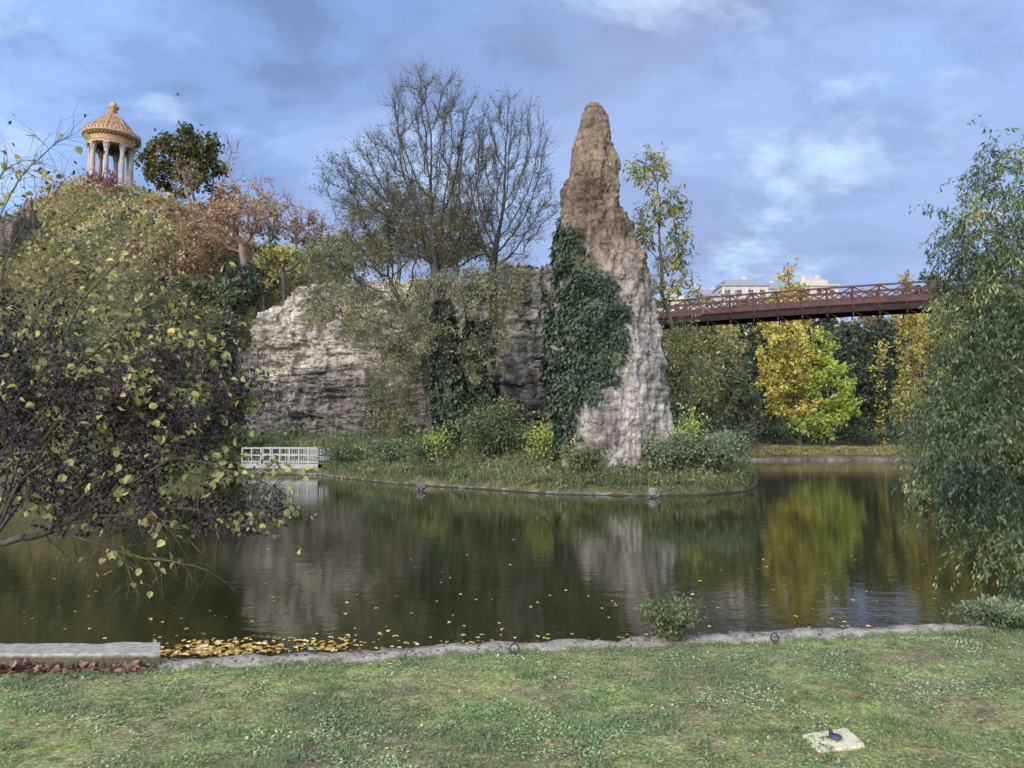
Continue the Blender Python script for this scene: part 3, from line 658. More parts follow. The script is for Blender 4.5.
def bush(name, label, cat, base, w_, h_, leaf, n=900, lsz=(.12, .07), seed=1, depth=None, stems=14, group=None, lean=0, kind='diamond', loose=.25, droop=.1, stem_mat=None):
    rng = np.random.RandomState(seed); base = np.array(base, float); dp = depth or w_
    root = empty(name, base, label, cat, group); mb = MB(); tips = []
    for i in range(stems):
        a = rng.random()*2*math.pi; r_ = rng.random()**.6; e = np.array([math.cos(a)*r_*w_*.48+lean, math.sin(a)*r_*dp*.48, h_*(.45+.55*math.sqrt(max(0, 1-r_*r_*.8)))*(.75+.35*rng.random())])
        mid = e*np.array([.35, .35, .55]); s0 = np.array([e[0]*.12, e[1]*.12, -.06]); pts = [s0, mid, e]; mb.tube(pts, [max(.006, h_*.012), max(.004, h_*.007), .003], 4); tips.append((s0, mid, e))
    mb.build('stems', stem_mat or M['bark_dark'], root)
    tips = np.array(tips); k = rng.randint(0, stems, n); f = rng.random(n)**.55; f[:] = .25+.78*f
    p = np.where((f < .5)[:, None], tips[k, 0]+(tips[k, 1]-tips[k, 0])*(f*2)[:, None], tips[k, 1]+(tips[k, 2]-tips[k, 1])*((f-.5)*2)[:, None])
    p = p+rng.normal(size=(n, 3))*np.array([w_, dp, h_*.8])*loose*.42; p[:, 2] = np.maximum(p[:, 2], .02*h_)
    sz = .6+.8*rng.random(n); dr = nrm(rdir(rng, n)+np.array([0, 0, .3-droop])); nn = nrm(rdir(rng, n)*.8+np.array([0, 0, .9]))
    V, Fq = leaf_mesh(p, dr, nn, lsz[0]*sz, lsz[1]*sz, kind); tn = np.clip(.5+.5*fbm(p/(w_*.3)+seed, 3)+(rng.random(n)-.5)*.5, 0, 1)
    if kind == 'round': tn = np.concatenate([tn, tn])
    mk('foliage', V, Fq, leaf, root, tint=tn); return root


# ------------------------------------------------------------------ round temple on its crag
rock('temple_crag', at(112, 232, 85)+np.array([0, 0, -1.0]), (5.2, 5, 7.0), M['crag'], 3, 150, .22, 'grey craggy rock knob carrying the round temple on the hilltop', 'rock')
rock('hillside_crag', at(22, 268, 70), (2.4, 3.5, 5.4), M['crag'], 8, 120, .38, 'dark jagged rock tower on the far left of the hill', 'rock')
tb = at(109.5, 194, 85)
tr = empty('round_temple', tb, 'small round stone temple with eight columns and domed roof on the hilltop', 'temple')
mb = MB(); mb.lathe([(3.0, -1.2), (3.0, .0), (2.85, .02), (2.85, .25), (2.7, .27), (2.7, .5), (0, .5)], 48); mb.build('stepped_base', M['temple_col'], tr)
CH = 5.1
for k in range(8):
    a = R(k*45+16.5); c = (2.25*math.cos(a), 2.25*math.sin(a), .5)
    mb = MB(); mb.lathe([(.40, 0), (.40, .12), (.34, .16), (.36, .24), (.29, .30), (.285, 1.6), (.27, 3.2), (.245, CH-.75)], 20, c, lambda r, z, t: r*(1+.04*np.cos(t*10)*((z > .3))))
    col = mb.build('column', M['temple_col'], tr, smooth=True)
    mb = MB(); mb.lathe([(.245, CH-.75), (.28, CH-.7), (.27, CH-.62), (.34, CH-.35), (.32, CH-.3), (.42, CH-.1), (.44, CH)], 16, c, lambda r, z, t: r*(1+.10*np.cos(t*8)*(z < CH-.1))); mb.box((c[0], c[1], .5+CH-.04+.06), (.82, .82, .12), a)
    mb.build('capital', M['temple_col'], col)
z0 = .5+CH+.08
mb = MB(); mb.lathe([(1.85, z0), (2.62, z0), (2.62, z0+.28), (2.68, z0+.30), (2.68, z0+.42), (2.58, z0+.44), (2.60, z0+.95), (2.78, z0+1.02), (3.05, z0+1.12), (3.22, z0+1.22), (3.24, z0+1.36), (2.9, z0+1.40), (2.3, z0+1.5)], 72); mb.build('entablature', M['temple'], tr, smooth=False); mb = MB(); mb.lathe([(1.84, z0-.02), (1.80, z0+.6), (1.2, z0+1.3), (0, z0+1.45)], 48); mb.build('ceiling', M['crag'], tr)
mb = MB()
for k in range(44):
    a = k/44*2*math.pi; mb.box((3.1*math.cos(a), 3.1*math.sin(a), z0+1.55+.05*math.sin(k*2.3)), (.16, .26, .40), a); mb.box((3.12*math.cos(a), 3.12*math.sin(a), z0+1.79), (.12, .13, .14), a+.5)
    mb.box((2.93*math.cos(a), 2.93*math.sin(a), z0+1.05), (.16, .14, .13), a)
mb.lathe([(3.2, z0+1.34), (3.2, z0+1.45), (3.0, z0+1.45), (3.0, z0+1.34)], 72); mb.build('carved_cresting', M['temple'], tr)
mb = MB(); za = z0+1.38
mb.lathe([(2.95, za), (2.85, za+.35), (2.55, za+.75), (2.2, za+1.12), (2.18, za+1.2), (1.75, za+1.75), (1.35, za+2.15), (1.33, za+2.22), (.95, za+2.6), (.55, za+2.95), (.35, za+3.1), (.30, za+3.3)], 96, ripple=lambda r, z, t: r*(1+.016*np.sign(np.sin(t*28+np.floor(z*4.2)*math.pi))+.010*np.sign(np.sin(z*26))))
rf = mb.build('dome', M['temple_roof'], tr)
mb = MB()
for k in range(8):
    a = R(k*45+16.5); p = [np.array([r_*math.cos(a), r_*math.sin(a), z]) for r_, z in ((2.9, za+.4), (2.3, za+1.15), (1.5, za+2.12), (.5, za+3.05))]; mb.tube(p, .055, 6)
mb.build('ribs', M['temple'], rf)
mb = MB(); mb.lathe([(.30, za+3.2), (.5, za+3.3), (.28, za+3.42), (.30, za+3.5), (.62, za+3.85), (.66, za+3.98), (.40, za+4.12), (.42, za+4.25), (.30, za+4.45), (.05, za+4.62)], 20, ripple=lambda r, z, t: r*(1+.10*np.cos(t*6))); mb.build('finial', M['temple'], tr, smooth=True)

# ------------------------------------------------------------------ footbridge
A = at(664, 325, 50); B = at(941, 313, 43.2); dv = (B-A)/np.linalg.norm((B-A)[:2]); dv[2] = 0; zb = (A[2]+B[2])/2
sp = np.linalg.norm((B-A)[:2])/11.2; W = 1.9
nb = np.array([-dv[1], dv[0], 0])
def bp(s, o, z):      # along, across (away from camera), up; slight camber
    cam_ = .55*(1-((s-5)/15.)**2)-.25
    return np.array([A[0], A[1], zb])+dv*s*sp+nb*o+np.array([0, 0, z+cam_])
S0, S1 = -2, 18
br = empty('footbridge', bp(0, 0, 0), 'long rusty brown iron footbridge with crossed railings spanning high over the lake', 'bridge'); BO = np.array(br.location)
def span(mb, o, z, w, h):
    for k in range(S0, S1): mb.bar(bp(k, o, z)-BO, bp(k+1.002, o, z)-BO, w, h)
mb = MB(); 
for k in range(S0, S1): mb.bar(bp(k, W/2, .42)-BO, bp(k+1.001, W/2, .42)-BO, W-.1, .10)
mb.build('deck', M['rustdark'], br)
for o in (0, W):
    mb = MB(); span(mb, o, .18, .10, .36); span(mb, o, -.02, .22, .03); span(mb, o, .38, .2, .03); mb.build('girder', M['rustdark'] if o else M['rustdark'], br)
    mb = MB(); span(mb, o, .62, .06, .30)
    mb.build('side_plate', M['rust'], br)
    rl = None
    mb = MB(); span(mb, o, 1.62, .13, .10); span(mb, o, 1.20, .05, .06); span(mb, o, .80, .05, .05); rl = mb.build('railing', M['rust'], br)
    for k in range(S0, S1+1):
        mb = MB(); mb.bar(bp(k, o, .0)-BO, bp(k, o, 1.6)-BO, .11, .11); mb.bar(bp(k, o+(-.05 if o == 0 else .05), -.28)-BO, bp(k, o, .3)-BO, .06, .07); mb.build('post', M['rust'], rl)
    mb = MB()
    for k in range(S0, S1): mb.bar(bp(k+.04, o, .78)-BO, bp(k+.96, o, 1.57)-BO, .05, .08); mb.bar(bp(k+.04, o+.035, 1.57)-BO, bp(k+.96, o+.05, .78)-BO, .05, .08)
    mb.build('cross_bracing', M['rust'], rl)
mb = MB()
for k in range(S0, S1+1):
    mb.bar(bp(k, -.12, .12)-BO, bp(k, W+.12, .12)-BO, .09, .2); mb.bar(bp(k+.0, .1, .0)-BO, bp(k+.35, .1, -.28)-BO, .05, .06)
    if k < S1: mb.bar(bp(k, 0, -.0)-BO, bp(k+1, W, -.0)-BO, .06, .05)
mb.build('cross_beams', M['rustdark'], br)
e = bp(S1, W/2, 0); mb = MB(); zg = gz(e[0], e[1])
mb.box((e[0]+.8, e[1]-.6, (zg-1+e[2]-.15)/2), (3.2, 3.6, e[2]-.15-(zg-1)), math.atan2(dv[1], dv[0])); mb.box((e[0]+.8, e[1]-.6, e[2]-.09), (3.5, 3.9, .14), math.atan2(dv[1], dv[0]))
tag(mb.build('bridge_abutment', M['boulder']), 'stone abutment under the landward end of the iron footbridge', 'abutment')

# ------------------------------------------------------------------ buildings on the skyline
def building(label, px0, px1, ptop, Y, mat, roof, seed, floors=6):
    rng = np.random.RandomState(seed); a = at(px0, ptop, Y); b = at(px1, ptop, Y); W_ = b[0]-a[0]; zt = a[2]; g = gz((a[0]+b[0])/2, Y+7)-1; Hh = zt-g; D_ = 14
    root = empty('apartment_building', ((a[0]+b[0])/2, Y+D_/2, g), label, 'building')
    mb = MB(); fh = 3.0; nf = int((Hh-1)/fh); nw = max(3, int(W_/3.2))
    cell = W_/nw; ww, wh = 1.5, 1.7
    # front wall built with real openings: piers and bands
    mb.box((0, .4, Hh/2), (W_, D_-.8, Hh))
    y0 = -D_/2
    for i in range(nw+1):
        x = -W_/2+i*cell; wdt = cell-ww if 0 < i < nw else (cell-ww)/2; xx = x if 0 < i < nw else x+(wdt/2 if i == 0 else -wdt/2); mb.box((xx, y0+.30, Hh/2), (wdt, .6, Hh))
    for f in range(nf+1):
        z1 = Hh-f*fh; mb.box((0, y0+.32, z1-.55), (W_-.02, .5, 1.1 if f < nf else 1.1))
    mb.build('wall', mat, root)
    for f in range(min(nf, 3)):
        for i in range(nw):
            x = -W_/2+(i+.5)*cell; z = Hh-f*fh-1.1-wh/2-.1; m2 = MB(); m2.box((x, y0+.72, z), (ww+.1, .08, fh-1.1)); m2.build('window', M['pane'], root)
    m3 = MB(); m3.box((0, 0, Hh+.22), (W_+.7, D_+.7, .45)); m3.box((0, 1.2, Hh+1.5), (W_*.72, D_-4, 2.2)); rf_ = m3.build('roof', roof, root)
    for i in range(int(W_/5)):
        x = -W_/2+2.5+i*5+rng.random()*1.5; h_ = 1.2+rng.random()*1.8; m4 = MB(); m4.box((x, -2+rng.random()*3, Hh+2.5+h_/2-.4), (1.4, .8, h_)); m4.build('chimney', mat, rf_)
    return root
building('pale low apartment block on the skyline nearest the rock needle', 690, 726, 296, 205, M['wall3'], M['zinc'], 1)
building('tallest grey apartment block on the skyline above the bridge', 722, 768, 286, 200, M['wall1'], M['zinc'], 2)
building('warm stone apartment block on the skyline right of the golden treetop', 800, 838, 286, 210, M['wall2'], M['wall2'], 3)
building('white gabled house front behind the golden treetop on the skyline', 768, 801, 289, 214, M['wall3'], M['zinc'], 4)
building('small pale block half hidden behind the left end of the bridge', 664, 690, 300, 190, M['wall2'], M['wall1'], 5)

# ------------------------------------------------------------------ white landing platform
p0 = at(246, 470, 44.4); p1 = at(322, 470, 43.4)
dx = (p1-p0); Lw = np.linalg.norm(dx[:2]); ang = math.atan2(dx[1], dx[0])
pr = empty('landing_platform', ((p0[0]+p1[0])/2, (p0[1]+p1[1])/2+1, 0), 'white painted timber platform with railings at the foot of the cliff', 'platform'); pr.rotation_euler = (0, 0, ang)
zd = .62
mb = MB(); 
for i in range(12): mb.box((0, -1+.2*i, zd), (Lw, .17, .05))
mb.build('deck', M['whitewood'], pr)
mb = MB(); mb.box((0, -1.12, zd-.14), (Lw, .06, .24)); mb.box((0, 1.32, zd-.14), (Lw, .06, .24)); mb.build('edge_beam', M['whitewood'], pr)
for i in range(5):
    for y_ in (-.9, 1.1): mb = MB(); mb.box((-Lw/2+.3+i*(Lw-.6)/4, y_, .1), (.14, .14, .9)); mb.build('pile', M['rustdark'], pr)
for (xa, ya, xb, yb, nn_) in ((-Lw/2, -1.1, Lw/2, -1.1, 9), (Lw/2, -1.1, Lw/2, 1.3, 4), (-Lw/2, 1.3, Lw/2, 1.3, 9)):
    a_ = np.array([xa, ya]); b_ = np.array([xb, yb]); mb = MB()
    for i in range(nn_): q = a_+(b_-a_)*i/(nn_-1); mb.box((q[0], q[1], zd+.5), (.09, .09, 1.0))
    for z in (.98, .55, .15): mb.bar((*a_, zd+z), (*b_, zd+z), .06, .09)
    if nn_ == 9:
        for i in range(34): 
            q = a_+(b_-a_)*(i+.5)/34
            if i/34 > .55: mb.bar((*q, zd+.12), (*q, zd+.96), .035, .035)
    mb.build('railing', M['whitewood'], pr)
mb = MB()
for i in range(9): mb.box((Lw/2-1.6+.17*i, 1.05, zd+.5), (.13, .03, .95))
mb.build('board_panel', M['whitewood'], pr)

# ------------------------------------------------------------------ trees
def base_at(px, Y, dz=-.15):
    x = (px-512)/F*Y*1.0/ (ray(512, 440)[1]) ; return np.array([x, Y, gz(x, Y)+dz])
def far_tree(name, label, cat, px, Y, bl, bark, leaf, seed, N=130, leaves=6, tk=4, k=1.0, lk='diamond', r0=.22, group=None, droop=.2, bare=False, trop=(0, 0, .15), tlen=None, D=None, rt=None, tspread=.4, tup=.15, asp=.58, crown='crown'):
    s_ = Y/F
    return make_tree(name, label, cat, base_at(px, Y), [pb(*b, Y, rd=b[2]*s_*.9) for b in bl], bark, leaf, seed, N=N, D=D or 5.5*s_, dk=(D or 5.5*s_)*1.9, r0=r0, rt=rt or .4*s_, tw=(tk, tlen or 9*s_, tspread, tup), twseg=2, leaves=leaves, lsz=(3.6*s_*k, 3.6*asp*s_*k), lspread=1.6*s_, ns=4, lkind=lk, droop=droop, group=group, trop=trop, crown_name=crown)
# --- hill, top
far_tree('pine_tree', 'dark round-headed pine on the skyline just right of the temple', 'tree', 196, 82, [(168, 156, 27, 20), (192, 148, 30, 20), (206, 172, 24, 24), (212, 200, 18, 18), (160, 176, 20, 14), (185, 178, 26, 20)], M['bark_grey'], M['pine'], 11, N=420, leaves=20, k=1.0, tlen=1.2)
far_tree('bare_tree', 'pinkish leafless tree on the skyline right of the dark pine', 'tree', 232, 79, [(232, 165, 16, 34), (226, 145, 10, 16)], M['bark_pink'], None, 12, N=170, leaves=0, tk=5, tup=.5, rt=.025)
far_tree('bare_tree', 'faint leafless tree on the hill shoulder between pine and cliff top', 'tree', 266, 76, [(264, 195, 22, 26)], M['bark_pink'], None, 13, N=130, leaves=0, tk=5, tup=.5, rt=.022)
far_tree('bare_tree', 'pale twiggy leafless tree in front of the dark pine', 'tree', 186, 78, [(184, 178, 20, 26)], M['bark_pink'], M['ochre'], 14, N=120, leaves=2, tk=5, tup=.5, rt=.03, k=.6)
far_tree('sumac_tree', 'salmon brown tree with pale trunk standing beside the cliff', 'tree', 243, 63, [(235, 222, 46, 18), (210, 235, 34, 20), (262, 215, 30, 16)], M['bark_pink'], M['salmon'], 15, N=220, leaves=8, k=.85, r0=.4)
far_tree('sumac_tree', 'thin salmon tree on the skyline above the yellow green bush', 'tree', 292, 66, [(290, 216, 32, 24), (310, 240, 20, 18)], M['bark_pink'], M['salmon'], 16, N=170, leaves=3, tk=4, k=.7)
far_tree('ochre_tree', 'orange brown tree filling the hilltop between temple and salmon tree', 'tree', 200, 72, [(180, 228, 40, 24), (215, 212, 24, 14)], M['bark_grey'], M['salmon'], 17, N=190, leaves=8)
far_tree('ochre_tree', 'golden ochre tree just below the right side of the temple', 'tree', 160, 78, [(158, 208, 26, 16), (176, 214, 24, 14)], M['bark_grey'], M['gold'], 18, N=150, leaves=9)
far_tree('golden_tree', 'golden bush-like tree left of the temple on the skyline', 'tree', 58, 81, [(60, 192, 18, 18), (45, 208, 16, 16)], M['bark_grey'], M['gold'], 19, N=120, leaves=9)
far_tree('ochre_tree', 'golden tree covering the slope under the temple crag', 'tree', 120, 72, [(125, 245, 40, 26), (90, 235, 22, 20)], M['bark_grey'], M['gold'], 20, N=200, leaves=8)
far_tree('ochre_tree', 'olive ochre tree left of the temple crag on the slope', 'tree', 55, 72, [(55, 240, 26, 26), (40, 265, 28, 22)], M['bark_grey'], M['ochre'], 21, N=180, leaves=8)
far_tree('ochre_tree', 'broad russet tree in the middle of the wooded hillside', 'tree', 165, 64, [(160, 272, 48, 30), (195, 262, 28, 24)], M['bark_grey'], M['salmon'], 22, N=230, leaves=8)
far_tree('ochre_tree', 'greenish ochre tree on the lower left hillside', 'tree', 90, 62, [(90, 292, 44, 30), (50, 300, 30, 28)], M['bark_grey'], M['olive'], 23, N=220, leaves=8)
far_tree('ochre_tree', 'ochre tree at the far left edge of the hillside', 'tree', 0, 62, [(0, 325, 40, 36), (-30, 340, 40, 44)], M['bark_grey'], M['ochre'], 24, N=200, leaves=8)
far_tree('evergreen_tree', 'dark evergreen behind the pale sumac trunk', 'tree', 222, 62, [(216, 296, 24, 26), (236, 280, 22, 24)], M['bark_dark'], M['dark'], 25, N=170, leaves=11, k=1.1)
far_tree('evergreen_tree', 'dark evergreen between sumac trunk and cliff edge', 'tree', 262, 60, [(266, 262, 16, 24), (258, 290, 18, 18), (276, 235, 10, 14)], M['bark_dark'], M['dark'], 26, N=150, leaves=11, k=1.1)
far_tree('lime_bush', 'bright yellow green small tree at the top left edge of the cliff', 'tree', 282, 58.5, [(284, 258, 24, 12), (268, 266, 12, 14), (300, 262, 12, 10)], M['bark_dark'], M['yellowgreen'], 27, N=120, leaves=9)
far_tree('leafy_tree', 'green tree low on the slope left of the cliff foot', 'tree', 196, 55, [(196, 330, 34, 36), (212, 370, 24, 30), (175, 380, 30, 34)], M['bark_grey'], M['olive'], 28, N=260, leaves=9)
far_tree('leafy_tree', 'olive tree at the shore left of the white platform', 'tree', 150, 52, [(140, 350, 40, 40), (150, 410, 42, 34)], M['bark_grey'], M['olive'], 29, N=260, leaves=9)
far_tree('leafy_tree', 'dull green tree at the shore behind the leaning linden', 'tree', 70, 54, [(70, 360, 46, 42), (60, 420, 46, 34)], M['bark_grey'], M['green'], 30, N=240, leaves=8)
far_tree('leafy_tree', 'dark green tree at the left margin of the shore', 'tree', -5, 52, [(-10, 370, 44, 50), (0, 430, 40, 30)], M['bark_grey'], M['dark'], 31, N=220, leaves=9)
far_tree('red_bush', 'dark red bush in front of the temple columns', 'bush', 103, 79.5, [(102, 180, 20, 12), (92, 192, 14, 10)], M['bark_dark'], M['red'], 32, N=110, leaves=7, k=.8, r0=.12)
far_tree('evergreen_tree', 'dark green tree filling the gap at the left end of the cliff', 'tree', 226, 58.5, [(222, 322, 26, 22), (232, 300, 20, 24), (212, 345, 22, 22)], M['bark_dark'], M['green'], 36, N=210, leaves=12, k=1.1)
far_tree('leafy_tree', 'olive tree between the linden crown and the salmon tree', 'tree', 196, 60, [(196, 300, 28, 26), (180, 315, 24, 24)], M['bark_dark'], M['olive'], 37, N=190, leaves=11)
far_tree('sumac_tree', 'russet tree on the hill shoulder right of the dark pine', 'tree', 250, 74, [(248, 205, 26, 20), (228, 200, 20, 18)], M['bark_pink'], M['salmon'], 38, N=170, leaves=7)
far_tree('sumac_tree', 'russet tree on the skyline between salmon tree and cliff top', 'tree', 310, 68, [(305, 232, 24, 18), (322, 238, 18, 14)], M['bark_pink'], M['salmon'], 39, N=150, leaves=6)
far_tree('ochre_tree', 'russet and ochre tree below the dark pine', 'tree', 208, 70, [(205, 240, 34, 22), (235, 250, 24, 20)], M['bark_grey'], M['salmon'], 40, N=190, leaves=8)
far_tree('golden_tree', 'yellow tree in the hillside wood below the russet trees', 'tree', 172, 66, [(172, 248, 24, 16)], M['bark_grey'], M['yellowgreen'], 47, N=110, leaves=8)
# --- on the cliff top
far_tree('leafy_tree', 'olive tree on the cliff top left of the big bare tree', 'tree', 330, 60, [(330, 256, 30, 18), (352, 246, 20, 16)], M['bark_grey'], M['olive'], 33, N=190, leaves=8)
far_tree('leafy_tree', 'ochre tinged tree on the cliff top behind the bare tree trunk', 'tree', 395, 59, [(392, 250, 34, 18), (415, 240, 22, 16)], M['bark_grey'], M['ochre'], 34, N=190, leaves=6)
far_tree('leafy_tree', 'low green tree on the cliff top between bare tree and rock needle', 'tree', 452, 57, [(450, 256, 32, 15), (480, 252, 20, 12)], M['bark_grey'], M['olive'], 35, N=160, leaves=6)
# --- willows and big bare trees on the island
def island_tree(name, label, px, Y, bl, bark, leaf, seed, **k):
    s_ = Y/F; d = dict(N=500, D=4.2*s_, dk=8*s_, rt=.0095, ns=5, twseg=3, tw=(3, 16*s_, .3, .25), lsz=(2.6*s_, 1.3*s_), lspread=1.2*s_, leaves=3); d.update(k)
    return make_tree(name, label, 'tree', base_at(px, Y), [pb(*b[:4], Y, rd=min(b[2]*s_*.9, 3.2), w=(b[4] if len(b) > 4 else b[2]*b[3])) for b in bl], bark, leaf, seed, **d)
island_tree('bare_tree', 'tallest nearly leafless tree with many upright twigs in front of the cliff', 452, 38, [(432, 128, 58, 60), (396, 175, 52, 50), (462, 190, 46, 70), (360, 190, 46, 38), (440, 235, 62, 44)], M['bark_dark'], M['sparse'], 41, N=1100, D=.24, dk=.42, r0=.30, rt=.009, trunk=[at(450, 446, 38), at(448, 380, 38), at(441, 315, 38), at(435, 270, 38)], trop=(0, 0, .45), tw=(6, 1.15, .24, .35), leaves=6, lsz=(.115, .06), jit=.12, rtw=.0065, cull=lambda p, g: g.random(len(p)) < np.clip(1.4-(p[:, 2]-8)/9.5, .14, 1)*np.clip(.5+1.2*fbm(p*.5, 3), .1, 1))
island_tree('bare_tree', 'second nearly leafless tree, beside the rock needle and left of it', 492, 38.6, [(508, 146, 46, 50), (524, 200, 38, 58), (484, 200, 40, 50), (500, 245, 46, 26)], M['bark_dark'], M['sparse'], 42, N=900, D=.24, dk=.42, r0=.24, rt=.009, trunk=[at(494, 444, 38.6), at(492, 380, 38.6), at(494, 310, 38.6), at(492, 268, 38.6)], trop=(0, 0, .45), tw=(6, 1.05, .24, .35), leaves=6, lsz=(.11, .06), jit=.12, rtw=.0065, cull=lambda p, g: g.random(len(p)) < np.clip(1.25-(p[:, 2]-8)/9, .14, 1)*np.clip(.5+1.2*fbm(p*.5, 3), .1, 1))
island_tree('willow_tree', 'shaggy olive willow spreading in front of the pale cliff face', 410, 43, [(345, 265, 42, 34), (385, 250, 44, 32), (330, 305, 34, 26), (385, 315, 52, 34), (400, 365, 34, 34), (378, 402, 18, 24), (425, 290, 30, 30), (395, 215, 55, 40, 2600), (440, 230, 45, 40, 1300)], M['bark_dark'], M['willow'], 43, N=1000, D=.3, dk=.5, r0=.28, trunk=[base_at(434, 43), at(428, 390, 43), at(424, 350, 43), at(405, 315, 43)], trop=(0, 0, -.02), tw=(4, 1.0, .35, -.15), hang=.30, leaves=24, lsz=(.15, .055), lspread=.12, cull=lambda p, g: fbm(p*.8+9, 3) > -.16)
island_tree('willow_tree', 'drooping olive grey willow before the ivy-clad trunks', 470, 37, [(470, 290, 42, 26), (425, 320, 26, 36, 900), (505, 285, 26, 26), (470, 345, 20, 36, 380), (500, 340, 16, 36, 300)], M['bark_dark'], M['willow'], 44, N=560, D=.26, dk=.45, r0=.16, trunk=[base_at(462, 39.3), at(464, 390, 39.3), at(468, 330, 38.8), at(466, 305, 38)], trop=(0, 0, -.02), tw=(4, .8, .35, -.15), hang=.34, leaves=21, lsz=(.13, .055), lspread=.10, cull=lambda p, g: fbm(p*.9+2, 3) > -.1)
island_tree('feathery_tree', 'airy tree with long drooping leaves rising behind the rock needle', 690, 35.5, [(650, 172, 22, 24), (668, 212, 24, 26), (645, 235, 20, 30), (672, 255, 22, 24), (690, 290, 16, 16), (660, 290, 24, 20)], M['bark_grey'], M['ailanthus'], 45, N=330, D=.28, dk=.45, r0=.12, trunk=[at(688, 462, 35.5), at(690, 400, 35.5), at(676, 340, 35.5), at(662, 290, 35.5)], tw=(2, .9, .4, .25), leaves=11, lsz=(.30, .085), lspread=.06, droop=.7, trop=(0, 0, .3))
island_tree('slender_tree', 'thin yellowish many-stemmed tree leaning out beside the needle foot', 696, 34.5, [(685, 345, 22, 30), (700, 385, 18, 26), (678, 395, 14, 26)], M['bark_grey'], M['ailanthus'], 46, N=190, r0=.09, tw=(3, .7, .4, .3), leaves=3, lsz=(.2, .08), lspread=.08)

# ivy
IVY = np.array([(563, 226), (572, 228), (582, 262), (603, 276), (617, 300), (626, 322), (624, 350), (614, 374), (596, 392), (578, 412), (572, 444), (563, 450), (557, 434), (553, 400), (549, 370), (553, 320), (558, 290), (558, 255)], float)
def proj(P):
    d = P-np.array([0, 0, H]); f = d[:, 1]*cp+d[:, 2]*sp_; u = d[:, 2]*cp-d[:, 1]*sp_; return np.stack([512+F*d[:, 0]/f, 384-F*u/f], 1)
def ivy_on(name, label, pts, nor, n, lsz, seed, thick=.45, stems=None):
    rng = np.random.RandomState(seed); k = rng.randint(0, len(pts), n); p = pts[k]; nn = nor[k]
    th_ = thick*np.clip(.5+.9*fbm(p*1.1+seed, 3), .08, 1.2)
    p = p+nn*(th_*rng.random(n)**.4)[:, None]+rng.normal(size=(n, 3))*.05
    root = empty(name, pts.mean(0)*np.array([1, 1, 0])+np.array([0, 0, pts[:, 2].min()]), label, 'ivy'); o = np.array(root.location)
    dr = nrm(np.array([0, 0, -.9])+rdir(rng, n)*.6+nn*.35); nm = nrm(nn+rdir(rng, n)*.55+np.array([0, 0, .35]))
    sz = .6+.8*rng.random(n); V, Fq = leaf_mesh(p-o, dr, nm, lsz*sz, lsz*.85*sz, 'round'); tn = np.clip(.45+.45*fbm(p*.9, 3)+(rng.random(n)-.5)*.5, 0, 1)
    mk('foliage', V, Fq, M['ivy'], root, tint=np.concatenate([tn, tn])); mb = MB()
    for i in range(8):
        a = pts[rng.randint(len(pts))]; path = [a]; 
        for j in range(14):
            c = path[-1]; dd = np.linalg.norm(pts-(c+np.array([rng.normal()*.15, 0, -.45])), axis=1); path.append(pts[dd.argmin()])
        mb.tube(np.array(path)+rng.normal(size=(15, 3))*.01-o, .03, 5)
    mb.build('stems', M['bark_dark'], root); return root
G = PIN; gu = np.gradient(G, axis=0); gv = np.roll(G, -1, 1)-np.roll(G, 1, 1); gn = nrm(np.cross(gv, gu).reshape(-1, 3)); gp = G.reshape(-1, 3)
ctr = np.array([1, 0, 0]); 
cxz = np.interp(gp[:, 2], prof[:, 0], prof[:, 1]); outd = np.stack([gp[:, 0]-cxz, gp[:, 1]-PY, 0*cxz], 1); gn = np.where(((gn*outd).sum(1) < 0)[:, None], -gn, gn)
pp = proj(gp)
def inpoly(P2, poly): return sdf(P2, poly) > 0
jit_ = np.stack([fbm(gp*1.3, 4)*11, fbm(gp*1.3+40, 4)*11], 1)+np.random.RandomState(3).normal(size=(len(gp), 2))*3.5
sel = inpoly(pp+jit_, IVY) & (gp[:, 1] < PY+1.2)
ivy_on('ivy', 'large dark ivy sheet hanging down the left side of the rock needle', gp[sel], nrm(outd[sel]*.6+gn[sel]*.6), 15000, .16, 5, .30)
def column_pts(path, rad, n, seed):
    rng = np.random.RandomState(seed); path = np.array(path); t = rng.random(n)*(len(path)-1); i = np.minimum(t.astype(int), len(path)-2); f = (t-i)[:, None]
    c = path[i]*(1-f)+path[i+1]*f; a = rng.random(n)*2*math.pi; rr = np.interp(t, np.arange(len(rad)), rad); nn = np.stack([np.cos(a), np.sin(a), .1*rng.normal(size=n)], 1); return c+nn*rr[:, None], nn
p_, n_ = column_pts([at(448, 440, 38), at(448, 400, 38), at(447, 350, 38), at(442, 300, 38)], [.5, .65, .6, .3], 1500, 3)
ivy_on('ivy', 'dark ivy wrapped thickly round the trunk of the tallest bare tree', p_, n_, 5200, .17, 6, .55)
p_, n_ = column_pts([at(486, 436, 38.5), at(482, 400, 38.5), at(476, 360, 38.5), at(478, 320, 38.5)], [.55, .75, .75, .4], 1500, 4)
ivy_on('ivy', 'dark ivy clothing the second bare tree trunk left of the needle', p_, n_, 5800, .17, 7, .55)

